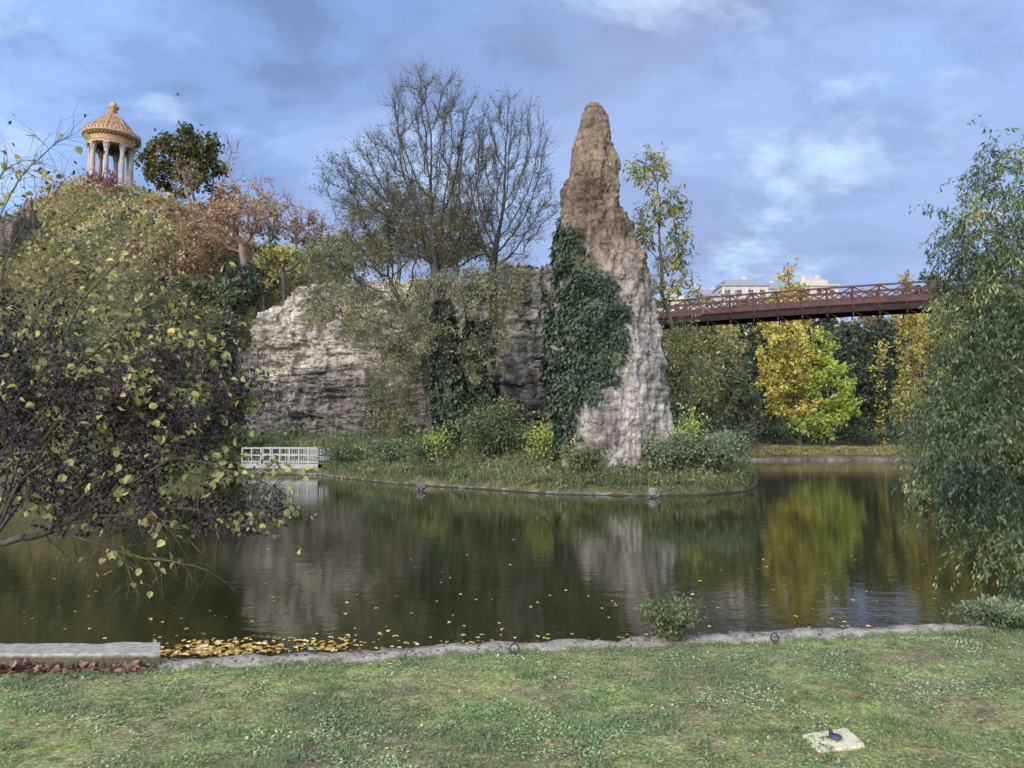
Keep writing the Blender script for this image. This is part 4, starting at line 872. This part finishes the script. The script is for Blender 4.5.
# --- far bank
far_tree('yellow_tree', 'tall golden yellow tree on the far bank left of the lime green one', 'tree', 801, 80, [(785, 318, 27, 30), (790, 360, 32, 36), (783, 395, 26, 30), (800, 405, 24, 26)], M['bark_grey'], M['yellow'], 51, N=420, leaves=15, r0=.32, trop=(0, 0, .25))
far_tree('lime_tree', 'bright lime green tree on the far bank', 'tree', 823, 79, [(826, 350, 15, 26), (832, 385, 22, 26), (836, 408, 24, 18), (818, 424, 30, 14), (815, 375, 12, 30)], M['bark_grey'], M['lime'], 52, N=360, leaves=15, r0=.22)
far_tree('poplar_tree', 'golden pointed treetop rising above the bridge left of centre', 'tree', 790, 108, [(790, 300, 20, 26), (791, 278, 9, 16), (788, 330, 22, 30)], M['bark_grey'], M['gold'], 53, N=220, leaves=10, r0=.3, trop=(0, 0, .4))
far_tree('poplar_tree', 'golden pointed treetop rising above the bridge at its right end', 'tree', 910, 100, [(909, 285, 12, 26), (910, 320, 18, 34), (915, 370, 18, 40)], M['bark_grey'], M['gold'], 54, N=220, leaves=10, r0=.3, trop=(0, 0, .4))
far_tree('evergreen_tree', 'dark evergreen right of the lime green tree on the far bank', 'tree', 872, 84, [(868, 395, 34, 42), (872, 345, 24, 26)], M['bark_dark'], M['dark'], 55, N=260, leaves=13, r0=.3, k=1.1)
far_tree('evergreen_tree', 'dark evergreen behind the golden tree on the far bank', 'tree', 762, 90, [(758, 385, 26, 44), (765, 340, 18, 26)], M['bark_dark'], M['dark'], 56, N=220, leaves=12, k=1.1)
far_tree('leafy_tree', 'dull green tree on the far bank beside the rock needle', 'tree', 712, 72, [(708, 395, 34, 38), (728, 370, 24, 24)], M['bark_grey'], M['green'], 57, N=260, leaves=11)
far_tree('leafy_tree', 'grey green tree low on the far bank left of the golden tree', 'tree', 745, 77, [(742, 405, 28, 30), (735, 430, 30, 16)], M['bark_grey'], M['green'], 58, N=220, leaves=11)
far_tree('leafy_tree', 'yellow green tree under the left half of the bridge', 'tree', 745, 92, [(745, 345, 18, 24), (722, 345, 20, 20)], M['bark_grey'], M['yellowgreen'], 59, N=200, leaves=9)
far_tree('leafy_tree', 'olive tree under the bridge next to the rock needle', 'tree', 690, 86, [(690, 350, 26, 30), (705, 335, 20, 18)], M['bark_grey'], M['olive'], 60, N=220, leaves=9)
far_tree('leafy_tree', 'small yellow tree shining in front of the dark evergreens', 'tree', 880, 81, [(882, 355, 12, 14), (876, 372, 10, 10)], M['bark_dark'], M['yellow'], 61, N=80, leaves=7)
far_tree('leafy_tree', 'yellowing green tree on the right far bank behind the weeping tree', 'tree', 935, 62, [(925, 345, 30, 30), (925, 385, 36, 36), (950, 330, 34, 30), (905, 410, 18, 22)], M['bark_grey'], M['yellowgreen'], 62, N=330, leaves=9, r0=.3)
far_tree('leafy_tree', 'dark green tree behind the weeping tree at the right margin', 'tree', 990, 66, [(985, 360, 44, 60), (1010, 400, 40, 40)], M['bark_grey'], M['green'], 63, N=240, leaves=9, r0=.3)
back = far_tree('leafy_tree', 'tree in the dense row on the slope behind the far bank', 'tree', 845, 112, [(845, 345, 26, 28), (850, 375, 26, 26)], M['bark_dark'], M['olive'], 64, N=170, leaves=9, k=1.15, group='trees on the slope behind the far bank')
back2 = far_tree('leafy_tree', 'tree in the dense row on the slope behind the far bank', 'tree', 700, 112, [(700, 345, 26, 26), (705, 375, 26, 26)], M['bark_dark'], M['dark'], 65, N=170, leaves=10, k=1.15, group='trees on the slope behind the far bank')
back3 = far_tree('leafy_tree', 'tree in the dense row on the slope behind the far bank', 'tree', 815, 116, [(815, 345, 26, 24), (820, 375, 26, 26)], M['bark_dark'], M['ochre'], 66, N=160, leaves=8, k=1.15, group='trees on the slope behind the far bank')
rng = np.random.RandomState(5)
for i, (px_, Y_) in enumerate([(655, 106), (678, 118), (728, 108), (755, 120), (772, 110), (830, 106), (862, 120), (885, 108), (900, 122), (925, 112), (950, 120), (975, 104), (1010, 112), (1050, 104), (1090, 90), (640, 126), (720, 132), (800, 134), (870, 138), (940, 136), (1000, 134), (1130, 80)]):
    b_ = base_at(px_, Y_); copy_thing((back, back2, back3, back2)[i % 4], b_, rng.random()*6.3, .85+.3*rng.random())
fb = far_tree('brown_bare_tree', 'brown leafless treetop on the skyline just above the bridge', 'tree', 730, 124, [(715, 300, 30, 9), (745, 302, 26, 14), (695, 303, 20, 12)], M['bark_pink'], M['salmon'], 67, N=240, leaves=4, tk=4, k=.6, rt=.05)
far_tree('brown_bare_tree', 'brown leafless treetop on the skyline left of the right golden top', 'tree', 868, 126, [(850, 299, 30, 9), (880, 302, 22, 14), (825, 300, 20, 10)], M['bark_pink'], M['salmon'], 68, N=240, leaves=4, tk=4, k=.6, rt=.05)

# ------------------------------------------------------------------ ground cover on hill and banks (stuff)
def scatter(name, label, cat, pts, nz, n, leaf, hmax, lsz, seed, kind='diamond', up=.3, tscale=6, tone=(0, 1), patch=1.0):
    rng = np.random.RandomState(seed); k = len(pts)
    hh = hmax*np.clip(.45+.9*fbm(np.column_stack([pts[:, 0]/patch, pts[:, 1]/patch, 0*pts[:, 0]])+seed, 3), .05, 1.3)
    z = hgt(pts[:, 0], pts[:, 1]); p = np.column_stack([pts, z+hh*rng.random(k)**.6]); sz = .6+.8*rng.random(k)
    dr = nrm(rdir(rng, k)+np.array([0, 0, up])); nn = nrm(rdir(rng, k)*.9+np.array([0, 0, .8]))
    V, Fq = leaf_mesh(p, dr, nn, lsz[0]*sz, lsz[1]*sz, kind); tn = .5+.55*fbm(p/tscale+seed, 3)+(rng.random(k)-.5)*.5
    tn = tone[0]+(tone[1]-tone[0])*np.clip(tn, 0, 1)
    return tag(mk(name, V, Fq, leaf, tint=tn), label, cat, kind='stuff')
rng = np.random.RandomState(77)
def rnd_pts(x0, x1, y0, y1, n, cond):
    P = np.column_stack([rng.uniform(x0, x1, n), rng.uniform(y0, y1, n)]); z = hgt(P[:, 0], P[:, 1]); return P[cond(P, z)]
P = rnd_pts(-95, -14, 50, 110, 60000, lambda p, z: (z > 2.2) & (p[:, 1] > 50))
scatter('hill_undergrowth', 'ochre and olive undergrowth covering the hillside', 'undergrowth', P, None, 0, M['ochre'], 2.2, (.42, .26), 3, tscale=9, patch=4)
P = rnd_pts(-60, -14, 48, 75, 16000, lambda p, z: (z > .6))
scatter('hill_undergrowth', 'dark green undergrowth low on the hillside', 'undergrowth', P, None, 0, M['green'], 1.6, (.30, .18), 4, tscale=7, patch=3)
P = rnd_pts(4, 75, 77, 150, 26000, lambda p, z: (z > 1.6))
scatter('slope_undergrowth', 'dark green undergrowth under the trees of the far bank', 'undergrowth', P, None, 0, M['dark'], 2.8, (.55, .34), 5, tscale=9, patch=5)
P = rnd_pts(-22, 8, 44, 72, 9000, lambda p, z: (z > 10))
scatter('cliff_top_undergrowth', 'dry olive plants growing along the cliff top', 'undergrowth', P, None, 0, M['olive'], 1.1, (.28, .17), 6, patch=3)
P = rnd_pts(4, 44, 73.0, 83, 34000, lambda p, z: (z > .5))
scatter('fallen_leaves', 'carpet of fallen yellow leaves along the far bank', 'fallen leaves', P, None, 0, M['ochre'], .05, (.17, .12), 7, up=0, tone=(.45, 1))
far_kerb = strip('far_kerb', [(60, 73.9), (34, 74.45), (14, 72.95), (6, 75.95)], .02, .22, .24, -.4, M['crag'], .3, .03); tag(far_kerb, kind='structure')
# island bank: blades and herbs
def bank_pts(n):
    return rnd_pts(-19, 12.5, 26.5, 57, n, lambda p, z: (z > .05) & (z < 3.2) & (p[:, 1] < np.interp(p[:, 0], CLw[:, 0], CLw[:, 1])+.5) & ~((np.abs(p[:, 0]-3.9) < 2.2) & (np.abs(p[:, 1]-PY-.1) < 1.6)))
P = bank_pts(120000); P = P[~((P[:, 0] > p0[0]-.5) & (P[:, 0] < p1[0]+.1) & (P[:, 1] < p0[1]+2.6))]
gr = tag(None or scatter('bank_grass', 'long green grass covering the island bank', 'grass', P, None, 0, M['grassblade'], .30, (.30, .040), 8, kind='tri', up=1.6, tscale=2.5, patch=1.2), kind='stuff')
P = bank_pts(60000); P = P[~((P[:, 0] > p0[0]-.5) & (P[:, 0] < p1[0]+.1) & (P[:, 1] < p0[1]+2.6))]
scatter('bank_herbs', 'leafy green herbs and nettles on the island bank', 'herbs', P, None, 0, M['green'], 1.25, (.14, .08), 9, up=.3, tscale=2, patch=1.6)
P = bank_pts(90000); P = P[(P[:, 1] < 32) & (P[:, 0] > 0)]
scatter('bank_herbs', 'dense low herbs on the island tip around the needle', 'herbs', P, None, 0, M['olive'], .8, (.13, .07), 19, up=.5, tscale=1.5, patch=.8)
# stone edging of the island and boulders
isl_line = [gnd(a, b, 0) for a, b in isl_px[1:]]
for i, (px_, py_, r_, lb) in enumerate([(484, 482, .38, 'grey boulder at the island waterline left of the other one'), (504, 479, .52, 'larger grey boulder at the island waterline below the green shrub'), (420, 485, .22, 'small dark boulder at the waterline left part of the island'), (655, 492, .22, 'small dark boulder at the waterline below the needle')]):
    g = gnd(px_, py_+6, 0); rock('boulder', (g[0], g[1]+.25, .18), (r_, r_*.8, r_*.75), M['boulder'], 20+i, 50, .35, lb, 'boulder')
tag(strip('island_kerb', [(x, y) for x, y, z in isl_line], -.22, .02, .10, -.4, M['boulder'], .12, .06), kind='structure')

# bushes on the island bank
def ib(label, px, Y, wpx, hpx, leaf, seed, n=1400, k=1, name='bush', cat='bush', **kw):
    s_ = Y/F; return bush(name, label, cat, base_at(px, Y, -.05), wpx*s_, hpx*s_, leaf, n=n, lsz=(.15*k, .085*k), seed=seed, **kw)
ib('large grey green bush on the bank above the boulders', 492, 34.0, 80, 58, M['green'], 1, 5200, 1.0)
ib('green bush between the two leafless trees and the cliff foot', 425, 36.5, 60, 34, M['green'], 2, 2200)
ib('yellow flecked bush at the water right of the cleft', 440, 35, 34, 44, M['lime'], 3, 500, .8, loose=.4)
ib('yellow green sapling left of the needle foot', 545, 31.8, 40, 44, M['lime'], 4, 650, 1.0, loose=.4)
ib('low green bush in front of the needle foot', 585, 29.6, 50, 26, M['green'], 5, 900)
ib('dry yellow herb clump at the needle foot', 572, 29.4, 26, 38, M['ailanthus'], 6, 320, .8, loose=.4)
ib('spreading grey green bush hanging over the water at the island tip', 714, 30.2, 88, 46, M['shrubgrey'], 7, 6500, .75)
ib('grey green bush right of the needle foot', 664, 29.8, 70, 34, M['shrubgrey'], 8, 3600, .8)
ib('upright yellow green sapling right of the needle', 689, 30.2, 30, 62, M['lime'], 9, 480, 1.0, loose=.4)
ib('low green bush on the shore right of the white platform', 345, 42, 52, 26, M['green'], 10, 1700)
ib('green bush at the water below the cliff cleft', 385, 40, 56, 24, M['shrubgrey'], 11, 1700)
ib('green bush on the shore left of the white platform', 232, 47, 50, 34, M['green'], 12, 1700, 1.2)
ib('leggy yellow leaved bush on the far bank beside the needle', 722, 46, 36, 44, M['ailanthus'], 13, 300, 1.3, loose=.4)
ib('small green bush beneath the ivy of the needle', 552, 33, 40, 24, M['green'], 14, 900)
ib('bush with pale leaves at the cliff foot between cleft and tree', 405, 47, 40, 22, M['green'], 15, 900)
ib('low dark bush under the golden tree on the far bank', 775, 80, 60, 22, M['dark'], 16, 1200, 2)
ib('low dark bush between lime tree and weeping tree on the far bank', 862, 80.5, 70, 22, M['dark'], 17, 1200, 2)
ib('low olive bush on the far bank nearest the island tip', 728, 76, 50, 24, M['olive'], 18, 1000, 2)

# ------------------------------------------------------------------ foreground linden on the left
def withered(root, base, NN, PP, RR, rng, tips, td):
    n = 110000; k = rng.randint(len(NN)//3, len(NN), n); p = NN[k]+rng.normal(size=(n, 3))*.055
    px_ = proj(p); want = np.clip(1.0-np.clip(((400-px_[:, 1])/130), 0, .96), 0, 1)*np.clip((300-px_[:, 0])/60, .15, 1)
    cl_ = fbm(p*np.array([3.0, 3.0, 1.5])+3, 3) > .19; keep = (rng.random(n) < want*(px_[:, 1] < 535)) & cl_ & (p[:, 2] > 1.0); p = p[keep]; n = len(p)
    dr = nrm(np.array([0, 0, -.7])+rdir(rng, n)*.9); sz = .6+.8*rng.random(n); V, Fq = leaf_mesh(p-base, dr, rdir(rng, n), .052*sz, .028*sz, 'round'); tn = np.clip(.4+.4*fbm(p, 3)+(rng.random(n)-.5)*.7, 0, 1)
    mk('withered_leaves', V, Fq, M['withered'], root, tint=np.concatenate([tn, tn]))
lr = np.random.RandomState(17); LIMBS = []
for k, (sx, sy, cx2, cy2, ex, ey, dd) in enumerate([(-70, 590, -20, 330, 120, 235, 8.4), (-70, 590, -40, 260, 60, 190, 8.2), (-10, 545, 60, 330, 215, 262, 8.5), (-70, 590, 0, 380, 190, 330, 8.0), (-10, 545, 70, 420, 260, 390, 8.2), (-10, 545, 60, 360, 240, 450, 8.4),
    (45, 533, 130, 400, 285, 505, 8.2), (45, 533, 150, 480, 275, 535, 8.0), (85, 500, 170, 430, 250, 480, 7.8), (-70, 590, -60, 200, 20, 150, 8.0), (-10, 545, 10, 450, 130, 420, 7.6), (45, 533, 110, 560, 210, 575, 7.6), (-10, 545, 40, 300, 165, 215, 8.6), (-70, 590, -30, 420, 70, 360, 7.5), (45, 533, 90, 470, 170, 520, 7.5), (-10, 545, 100, 300, 250, 330, 8.6), (45, 533, 120, 520, 140, 590, 7.6), (-70, 590, -40, 160, 72, 132, 8.1)]):
    LIMBS.append((at(sx, sy, 7.4), at(cx2, cy2, (7.4+dd)/2), at(ex, ey, dd)))
LY = 8.0
make_tree('linden_tree', 'leaning lakeside tree with yellowing and withered purple leaves reaching over the water from the left', 'tree', (-6.7, 6.7, .35),
    [pb(50, 400, 120, 75, 8.0, 1.3, 7), pb(165, 410, 75, 75, 8.2, 1.1, 5), pb(240, 492, 58, 36, 8.2, .6, 3.4), pb(215, 400, 50, 50, 8.3, .6, 1.5), pb(120, 310, 100, 50, 8.3, 1.2, 1.0), pb(20, 290, 70, 70, 8.3, 1.2, 1.0), pb(-70, 330, 100, 150, 7.6, 1.3, 2.4), pb(90, 490, 100, 40, 7.8, .8, 2), pb(25, 175, 50, 40, 8.0, .5, .3), pb(140, 240, 80, 36, 8.3, .6, .15), pb(150, 545, 110, 34, 7.9, .5, .8)],
    M['bark_moss'], M['linden'], 71, limbs=LIMBS, N=620, D=.12, dk=.21, r0=.085, rt=.0038, trunk=[(-6.7, 6.7, .35), at(-70, 590, 7.2), at(-10, 545, 7.4), at(45, 533, 7.6), at(85, 500, 7.7)], trop=(0, 0, .02), tw=(4, .50, .42, .03), twseg=4, hang=.16, leaves=6, lsz=(.078, .068), lkind='round', droop=.6, lspread=.03, extra=withered, crown_name='crown', jit=.28, tclump=.35,
    cull=lambda p, g: (fbm(p*3.0+4, 3) > .12+.10*(proj(p)[:, 1] > 480)) & (g.random(len(p)) < np.clip(.42+(proj(p)[:, 0]-60)/300, .3, .85)*np.where(proj(p)[:, 1] < 320, .55, 1)*np.where(proj(p)[:, 1] > 535, .25, 1)))
# one bare mossy limb reaching out lower down
# ------------------------------------------------------------------ weeping tree on the right
WY = 11
make_tree('weeping_tree', 'weeping tree with glossy green feathery leaves hanging over the water on the right', 'tree', (9.3, 10.2, .3),
    [pb(1012, 260, 52, 60, 11, 1.3, 6), pb(1060, 330, 75, 120, 10.5, 1.5, 7), pb(995, 360, 46, 70, 10.6, 1.1, 5), pb(975, 455, 52, 60, 10.2, 1.0, 5), pb(1020, 470, 60, 70, 10, 1.2, 5), pb(1015, 545, 36, 28, 9.8, .8, 1.8), pb(988, 235, 36, 40, 11, .8, 2.4), pb(975, 300, 26, 36, 10.8, .8, 1.6), pb(960, 410, 28, 50, 10.5, .8, 2.2), pb(1012, 165, 40, 38, 11, .9, .35), pb(938, 480, 22, 44, 10.3, .6, 1.2)],
    M['bark_grey'], M['weeping'], 81, N=1700, D=.19, dk=.3, r0=.20, rt=.0035, trunk=[(9.3, 10.2, .3), (9.0, 10.6, 2.2), (8.5, 10.8, 3.6)], trop=(0, 0, .05), tw=(4, .72, .34, -.15), twseg=5, hang=.40, leaves=30, lsz=(.078, .026), droop=.8, lspread=.028, crown_name='crown', jit=.2, tclump=.45)

# ------------------------------------------------------------------ lawn and foreground
rng = np.random.RandomState(91)
def lawn_line(x): return np.interp(x, BL[:, 0], BL[:, 1])-.20+.05*fbm(np.column_stack([x*4, 0*x, 0*x]), 4)
def lawn_pts(n, y0=3.0):
    y = (rng.random(n)**1.0)*(6.9-y0)+y0; x = rng.uniform(-1, 1, n)*(y*.80+.4); P = np.column_stack([x, y]); return P[P[:, 1] < lawn_line(P[:, 0])]
def lawn_dens(P, s=1.1, o=0): return fbm(np.column_stack([P*s, 0*P[:, 0]+o]), 4, .6)
P = lawn_pts(190000); d = lawn_dens(P); P = P[rng.random(len(P)) < np.clip(.45+.9*d, .06, 1)]
k = len(P); z = hgt(P[:, 0], P[:, 1]); sz = .5+rng.random(k); V, Fq = leaf_mesh(np.column_stack([P, z]), nrm(rdir(rng, k)*.8+np.array([0, 0, .75])), rdir(rng, k), .020*sz, .0032*sz, 'tri')
tag(mk('lawn_grass', V, Fq, M['lawnblade'], tint=np.clip(.45+.4*lawn_dens(P, .9, 5)+(rng.random(k)-.5)*.5, 0, 1)), 'short patchy grass of the lawn', 'grass', kind='stuff')
# clover and weeds: small rounded leaves in patches
P = lawn_pts(190000); d = lawn_dens(P, 1.5, 9); d2 = lawn_dens(P, 6, 3); P = P[(d+.8*d2+.25*rng.normal(size=len(P)) > .12)]; k = len(P); z = hgt(P[:, 0], P[:, 1])+.004+.014*rng.random(k); sz = .5+rng.random(k)
V, Fq = leaf_mesh(np.column_stack([P, z]), nrm(rdir(rng, k)*np.array([1, 1, .25])+np.array([0, 0, .12])), nrm(rdir(rng, k)*.35+np.array([0, 0, 1.])), .018*sz, .012*sz, 'diamond')
tag(mk('lawn_weeds', V, Fq, M['lawnblade'], tint=np.clip(.62+.3*lawn_dens(P, 2, 7)+(rng.random(k)-.5)*.6, 0, 1)), 'patches of small leaved clover and weeds in the lawn', 'weeds', kind='stuff')
def leaf_litter(name, label, P, z, s0, s1, mat, seed, tone=(0, 1), flat=.25):
    r_ = np.random.RandomState(seed); k = len(P); sz = s0+(s1-s0)*r_.random(k); d = nrm(rdir(r_, k)*np.array([1, 1, flat])); V, Fq = leaf_mesh(np.column_stack([P, z]), d, nrm(rdir(r_, k)*flat+np.array([0, 0, 1.])), sz, sz*.75, 'round')
    tn = tone[0]+(tone[1]-tone[0])*r_.random(k); return tag(mk(name, V, Fq, mat, tint=np.concatenate([tn, tn])), label, 'fallen leaves', kind='stuff')
P = lawn_pts(150); leaf_litter('fallen_leaves', 'scattered brown and yellow leaves on the lawn', P, hgt(P[:, 0], P[:, 1])+.015, .02, .055, M['litter'], 1, (.25, 1))
P = lawn_pts(120); leaf_litter('fallen_leaves', 'scattered pale yellow leaves on the lawn', P, hgt(P[:, 0], P[:, 1])+.015, .015, .035, M['fallen'], 2, (.3, 1))
s = rng.random(900)**.8; bx0 = np.array([b0[0], b0[1]]); bx1 = np.array([b1[0], b1[1]]); P = bx0+(bx1-bx0)*s[:, None]; P[:, 1] -= .02+np.abs(rng.normal(size=900))*.07
leaf_litter('fallen_leaves', 'drift of reddish brown leaves against the stone block', P, .405+.03*rng.random(900), .03, .07, M['litter'], 3, (0, .8), .6)
s_ = rng.random(520); q = np.interp(s_, np.linspace(0, 1, len(BL)-4), BL[3:-1, 0]); P = np.column_stack([q, np.interp(q, BL[:, 0], BL[:, 1])-.20+rng.random(520)*.26])
leaf_litter('fallen_leaves', 'small brown and dark leaf scraps lying on the kerb', P, .428+.004*rng.random(len(P)), .012, .04, M['litter'], 8, (0, 1), .3)
tc_ = lawn_pts(420); tc_ = tc_[lawn_dens(tc_, 1.1) > -.1]; kk = rng.randint(0, len(tc_), 26000); P = tc_[kk]+rng.normal(size=(26000, 2))*(.02+.05*rng.random(len(tc_)))[kk][:, None]; P = P[P[:, 1] < lawn_line(P[:, 0])+.05]; k = len(P); sz = .5+rng.random(k)
V, Fq = leaf_mesh(np.column_stack([P, hgt(P[:, 0], P[:, 1])]), nrm(rdir(rng, k)*.7+np.array([0, 0, .9])), rdir(rng, k), .034*sz, .0042*sz, 'tri')
tag(mk('lawn_tufts', V, Fq, M['lawnblade'], tint=np.clip(.5+(rng.random(k)-.5)*.6, 0, 1)), 'coarser grass tufts standing out of the short lawn', 'grass', kind='stuff')
ex = rng.uniform(-3.6, 6, 9000); P = np.column_stack([ex, np.interp(ex, BL[:, 0], BL[:, 1])-.21+.045*rng.normal(size=9000)]); P = P[fbm(np.column_stack([ex*2.2, 0*ex, 0*ex]), 3)[:len(P)] > -.15]; k = len(P); sz = .5+rng.random(k)
V, Fq = leaf_mesh(np.column_stack([P, np.full(k, .41)]), nrm(rdir(rng, k)*.8+np.array([0, .2, .8])), rdir(rng, k), .035*sz, .0045*sz, 'tri')
tag(mk('edge_grass', V, Fq, M['lawnblade'], tint=np.clip(.45+(rng.random(k)-.5)*.7, 0, 1)), 'ragged grass creeping over the kerb edge', 'grass', kind='stuff')
# floating leaves
def water_leaves(n, f):
    q = np.array([gnd(px_, py_, 0)[:2] for px_, py_ in f(n)]); return q
r2 = np.random.RandomState(13)
def f1(n):
    out = []
    while len(out) < n:
        px_ = r2.uniform(150, 345); t_ = (px_-150)/195; e = 655-t_*8; py_ = e-abs(r2.normal())*7+3
        if py_ > 620 and r2.random() < .25+.75*math.sin(min(1, t_*1.6)*2.6)**2: out.append((px_, py_))
    return out
P = water_leaves(380, f1); leaf_litter('floating_leaves', 'raft of yellow leaves floating against the kerb on the left', P, .006+.006*r2.random(len(P)), .035, .095, M['fallen'], 4, (.3, 1), .12)
P = water_leaves(130, lambda n: [(r2.uniform(330, 700), 650-(0)-abs(r2.normal())*7) for _ in range(n)]); P = np.array([p for p in P]); leaf_litter('floating_leaves', 'loose line of yellow leaves floating along the kerb', P, .006+0*P[:, 0], .03, .075, M['fallen'], 5, (.4, 1), .1)
P = water_leaves(150, lambda n: [(r2.uniform(0, 960), 505+135*r2.random()**.45) for _ in range(n)]); leaf_litter('floating_leaves', 'single leaves floating scattered over the lake', P, .006+0*P[:, 0], .03, .07, M['fallen'], 6, (.3, 1), .1)
# shrubs by the kerb
g = gnd(674, 643, .4); bush('water_edge_shrub', 'small dense green shrub growing on the kerb between the two iron rings', 'shrub', (g[0]-.02, g[1]-.02, .38), .56, .36, M['green'], n=5200, lsz=(.040, .018), seed=31, depth=.42, stems=26, loose=.22, droop=-.1)
g = gnd(1000, 628, .4); bush('water_edge_shrub', 'low spreading grey green shrub on the lawn edge at the right', 'shrub', (g[0]+.12, g[1]-.05, .38), 1.0, .26, M['shrubgrey'], n=7600, lsz=(.045, .018), seed=32, depth=.5, stems=30, loose=.2)
# iron mooring rings
def ring(label, px_, py_, r_, tilt):
    g = gnd(px_, py_, .41); root = empty('mooring_ring', g, label, 'ring', 'iron rings set in the kerb'); mb = MB(); t_ = np.linspace(0, 2*math.pi, 26, endpoint=False)
    mb.tube(np.stack([np.sin(t_)*r_, 0*t_, r_*1.0+.012-np.cos(t_)*r_], 1), .0075, 7, True); o = mb.build('loop', M['iron'], root, smooth=True); o.rotation_euler = (R(-8), R(tilt), R(20))
    mb = MB(); mb.lathe([(.017, -.04), (.017, .012), (.011, .022), (0, .024)], 10); mb.build('stem', M['iron'], root)
ring('upright rusty iron ring on the kerb, the one left of the shrub', 514, 655, .037, 8); ring('upright rusty iron ring on the kerb, the one right of the shrub', 776, 643, .034, -10)
# the plate in the lawn
cr = [gnd(a, b, .42)[:2] for a, b in ((801, 733), (848, 726), (866, 744), (818, 750))]
cen = sum(cr)/4; root = empty('cover_plate', (cen[0], cen[1], .40), 'pale square concrete cover plate set in the lawn with a small dark blue cap', 'cover plate')
cc = [np.array([c_[0]-cen[0], c_[1]-cen[1]]) for c_ in cr]; ed = []
for i in range(4):
    for k in range(8):
        p = cc[i]+(cc[(i+1) % 4]-cc[i])*k/8; ed.append(p*(1+r2.normal()*.025*(0 < k)-(.04 if k == 0 else 0)))
n = len(ed); V = [(p[0], p[1], -.02) for p in ed]+[(p[0], p[1], .008) for p in ed]+[(p[0]*.96, p[1]*.96, .013) for p in ed]+[(0, 0, .014)]
Qs = [(i, (i+1) % n, n+(i+1) % n, n+i) for i in range(n)]+[(n+i, n+(i+1) % n, 2*n+(i+1) % n, 2*n+i) for i in range(n)]; Ts = [(2*n+i, 2*n+(i+1) % n, 3*n) for i in range(n)]
mk('slab', V, [Qs, Ts], M['slab'], root)
mb = MB(); mb.lathe([(.032, .024), (.034, .034), (.028, .038), (.0, .039)], 20, (.012, -.005, 0)); mb.build('cap', M['blue'], root, smooth=True)
mb = MB(); mb.lathe([(.010, .034), (.011, .055), (.008, .066), (0, .068)], 12, (-.010, .008, 0)); mb.tube([(-.010, .008, .058), (-.030, .012, .066)], [.006, .003], 8); mb.tube([(-.010, 0, .030), (-.045, -.010, .029), (-.075, -.008, .028)], [.004, .003, .002], 6); mb.build('tap', M['black'], root, smooth=True)
# bird
g = at(178, 95, 60); root = tag(None or bpy.data.objects.new('bird', None)); COL.objects.link(root); root.location = tuple(g); tag(root, 'tiny dark bird flying in the sky above the temple hill', 'bird')
mb = MB(); mb.tube([(-.16, 0, 0), (-.10, 0, .0), (0, 0, .01), (.09, 0, .02), (.13, 0, .03), (.17, 0, .03)], [.012, .035, .05, .035, .028, .005], 10)
for s_ in (-1, 1): mb.add([(.05, 0, .03), (-.05, 0, .03), (-.07, s_*.13, .12), (.03, s_*.13, .13), (-.10, s_*.28, .10), (.05, 0, .015), (-.05, 0, .015)], [(0, 1, 2, 3)], [(3, 2, 4)])
mb.add([(-.14, .02, 0), (-.14, -.02, 0), (-.24, -.035, 0), (-.24, .035, 0)], [(0, 1, 2, 3)])
mb.build('body', M['bird'], root)
